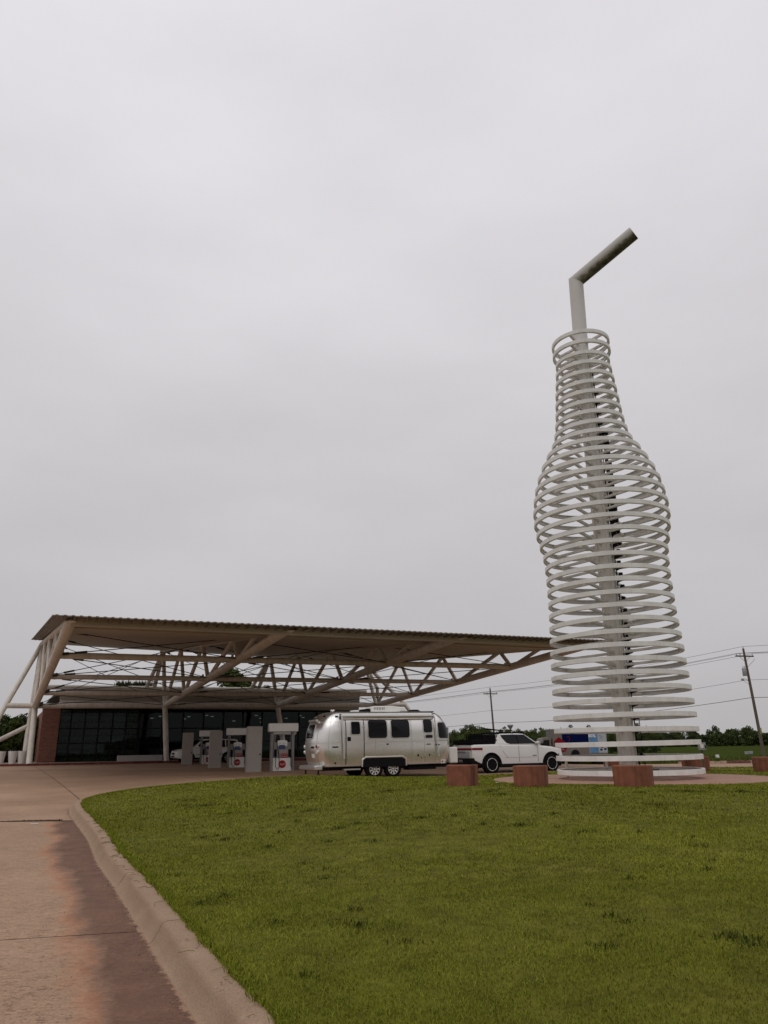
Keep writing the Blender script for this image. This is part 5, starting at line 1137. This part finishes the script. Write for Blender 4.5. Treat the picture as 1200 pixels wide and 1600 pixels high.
for q in (.22, .47): p = pD[5].lerp(pB[5], 1 - q * .5); b.path([p - Vector((.5, -.5, .58 * q * 2 + .0)), p + Vector((.5, -.5, -.58 * q * 2))], .09, 6)

# ================================================================ WATER TOWER, SIGNS, POSTS, RED EDGE
wt = thing('water_tower', 'tiny distant water tower on a thin stem above the treeline', 'water tower', (105.8, 655, 2.2))
b = MB(); b.lathe([(1.2, 0), (.55, 1.5), (.5, 12), (.7, 13)], 16); b.obj('stem', m_galv, wt); b = MB(); b.lathe([(.7, 13), (2.3, 15.6), (2.7, 16.3), (2.4, 16.9), (.2, 17.3)], 24); b.obj('tank', m_galv, wt)
rk_ = struct(link('red_kerb', None)); kb = MB(); kb.box((0, 0, 0), (.48, .30, .26)); kms = [kb.mesh('kerb_piece', mat('worn_red_kerb', (.13, .028, .024), .8, var=.5, vs=9, col2=(.26, .13, .10))), kb.mesh('kerb_piece', mat('bare_kerb', (.42, .29, .23), .85, var=.25, vs=4))]
for i in range(52):
    o = link('kerb_piece', kms[0 if math.sin(i * .9) + rng.normal() * .6 > .05 else 1], rk_); o.location = (24.5 + i * .5, 64.6 + .04 * rng.normal(), -.02 + .025 * rng.normal()); o.rotation_euler = (0, rng.normal() * .03, rng.normal() * .04)
def small(name, label, cat, loc, parts, rz=0):
    t = thing(name, label, cat, loc, rz)
    for nm, c, d, m in parts: b = MB(); b.box(c, d); b.obj(nm, m, t, bevel=.01)
small('field_sign', 'small pale low sign standing in the grass below the right utility pole', 'sign', (33.75, 72, -.1), [('sign_board', (-.21, 0, .72), (.36, .04, .26), m_galv), ('sign_board', (.20, 0, .74), (.40, .04, .26), m_galv), ('post', (0, .05, .42), (.05, .05, .86), m_wood)])
small('marker_box', 'tiny pale utility box in the field right of the bottle', 'utility box', (35.9, 84, -.15), [('box_body', (0, 0, .30), (.30, .25, .34), m_pump), ('box_foot', (0, 0, .06), (.2, .2, .16), m_galv)])
small('outlet_box', 'small grey electric box on a thin post at the right edge of the bottle rings', 'electric box', (11.25, 27.5, .42), [('post', (0, .06, .45), (.06, .06, .9), m_wood), ('box_body', (0, 0, 1.02), (.26, .10, .26), m_galv), ('cover', (-.02, -.058, 1.03), (.12, .012, .13), m_pump), ('latch', (.10, -.056, 1.0), (.03, .014, .12), m_black)])

# ================================================================ TREES
def crown_mesh(name, seed, w, h, clumps, leaves, leaf, m, low=.25):
    q = np.random.default_rng(seed); V = []
    cs = []
    for _ in range(clumps):
        t = q.random(); z = low + (1 - low) * t; rr = w * math.sqrt(max(.05, 1 - ((z - .55) / .55) ** 2)) * q.uniform(.25, 1.0); a = q.uniform(0, 6.28)
        cs.append((rr * cos(a) * .8, rr * sin(a) * .8, z * h, w * q.uniform(.22, .42)))
    n = clumps * leaves; d = q.normal(size=(n, 3)); d /= np.linalg.norm(d, axis=1)[:, None]; cid = np.repeat(np.arange(clumps), leaves); C_ = np.array(cs)
    r = C_[cid, 3] * q.random(n) ** .33; P = C_[cid, :3] + d * r[:, None] * np.array([1, 1, .8])
    a = q.normal(size=(n, 3)); a /= np.linalg.norm(a, axis=1)[:, None]; e = np.cross(a, q.normal(size=(n, 3))); e /= np.linalg.norm(e, axis=1)[:, None]; k = (leaf * q.uniform(.6, 1.4, n))[:, None]
    V = np.stack([P - a * k, P + e * k * .6, P + a * k, P - e * k * .6], 1).reshape(-1, 3)
    me = bpy.data.meshes.new(name); me.vertices.add(n * 4); me.vertices.foreach_set('co', V.ravel().astype(np.float32)); me.loops.add(n * 4); me.loops.foreach_set('vertex_index', np.arange(n * 4, dtype=np.int32)); me.polygons.add(n); me.polygons.foreach_set('loop_start', (np.arange(n) * 4).astype(np.int32)); me.update(calc_edges=True); me.materials.append(m)
    return me, cs
def trunk_mesh(h, cs, r, nl=7):
    b = MB(); b.path([(0, 0, -.5), (.05, .03, h * .3), (-.06, .05, h * .62)], [r, r * .7, r * .35], 7)
    for c in cs[:nl]: b.path([(.05, .03, h * .3), (c[0] * .5, c[1] * .5, h * .3 + (c[2] - h * .3) * .6), (c[0], c[1], c[2])], [r * .4, r * .25, r * .08], 5)
    return b.mesh('trunk', m_bark)
far = []
for i in range(6):
    w, h = [(4.6, 9), (5.4, 8), (3.6, 10.5), (5.0, 11), (6.0, 9.5), (4.2, 7.5)][i]; me, cs = crown_mesh('crown', 100 + i, w, h, 30, 60, .50, m_leaf3 if i % 3 == 0 else m_leaf, low=.08); far.append((me, trunk_mesh(h, cs, .3)))
def tree(name, label, group, x, y, z, v, s, rz, meshes):
    t = link(name, None); t.location = (x, y, z); t.scale = (s, s, s * 1.0); t.rotation_euler = (0, 0, rz); tag(t, label, 'tree', group); me, tr = meshes[v]; link('crown', me, t); link('trunk', tr, t); return t
R1 = random.Random(4)
for x in np.arange(112, 262, 2.7):       # wood along the right of the field
    for row in range(2):
        yy = 400 + row * 16 + R1.uniform(-5, 5); s = R1.uniform(.52, .74) * (1.0 if row == 0 else 1.22); tree('field_tree', 'dark green tree in the wood along the far edge of the field', 'trees along the far edge of the field', x + R1.uniform(-2.2, 2.2) - (6 if row else 0), yy, -.3, R1.randrange(6), s, R1.uniform(0, 6.28), far)
for x in np.arange(-3, 122, 3.0):
    yy = R1.uniform(395, 440); s = R1.uniform(.56, .78); tree('field_tree', 'dark green tree in the wood along the far edge of the field', 'trees along the far edge of the field', x + R1.uniform(-2, 2), yy, -.3, R1.randrange(6), s, R1.uniform(0, 6.28), far)
near = []
for i in range(4): w, h = [(2.6, 7), (3.2, 6), (2.2, 8), (3.0, 7)][i]; me, cs = crown_mesh('crown', 200 + i, w, h, 34, 70, .20, [m_leaf2, m_leaf3][i % 2], low=.12); near.append((me, trunk_mesh(h, cs, .16)))
for i in range(96):                       # row behind the pickup bed
    px = 9.0 + (i // 2) * .98 + .4 * (i % 2); tree('roadside_tree', 'mid green tree in the row beyond the white pickup bed', 'trees beyond the pickup', px + R1.uniform(-.8, .8), 158 + 34 * (i % 2) + R1.uniform(-6, 8), -.3, (i // 2) % 4, R1.uniform(.54, .66) * (1.22 if 20 < i < 27 else 1) * (1.22 if i % 2 else 1), R1.uniform(0, 6.28), near)
big = []
for i in range(3): w, h = [(3.0, 5.2), (2.6, 6.0), (3.4, 9.5)][i]; me, cs = crown_mesh('crown', 300 + i, w, h, 46, 190, .17, [m_leaf, m_leaf2, m_leaf2][i], low=.06); big.append((me, trunk_mesh(h, cs, .2, 12)))
hl = ['dense dark shrub tree behind the white planters at the left edge', 'round dark shrub tree between the left brace and the brick wall', 'tall leafy shrub tree just behind the left canopy columns', 'bright green low bush behind the left white planter']
for (s, y, v, sc, lb) in ((-3.6, 8.5, 0, .70, hl[0]), (-1.4, 10, 1, .60, hl[1]), (.2, 13, 0, .70, hl[2]), (-4.4, 6, 1, .42, hl[3])): tree('shrub_tree', lb, None, *site(s, y, .8)[:2], .8, v, sc, s, big)
for (px, Y, v, sc, z0, lb) in ((-27.6, 88, 1, .95, 2.0, 'tree top showing left of the restaurant roof under the first truss'), (-18.9, 92, 1, 1.2, 3.3, 'leafy tree rising above the restaurant roof at the middle trusses'), (-16.6, 100, 1, .7, 5.2, 'smaller tree top right of the leafy tree above the roof')):
    tree('tree', lb, None, px, Y, z0, v, sc, px, big)
small_ = None
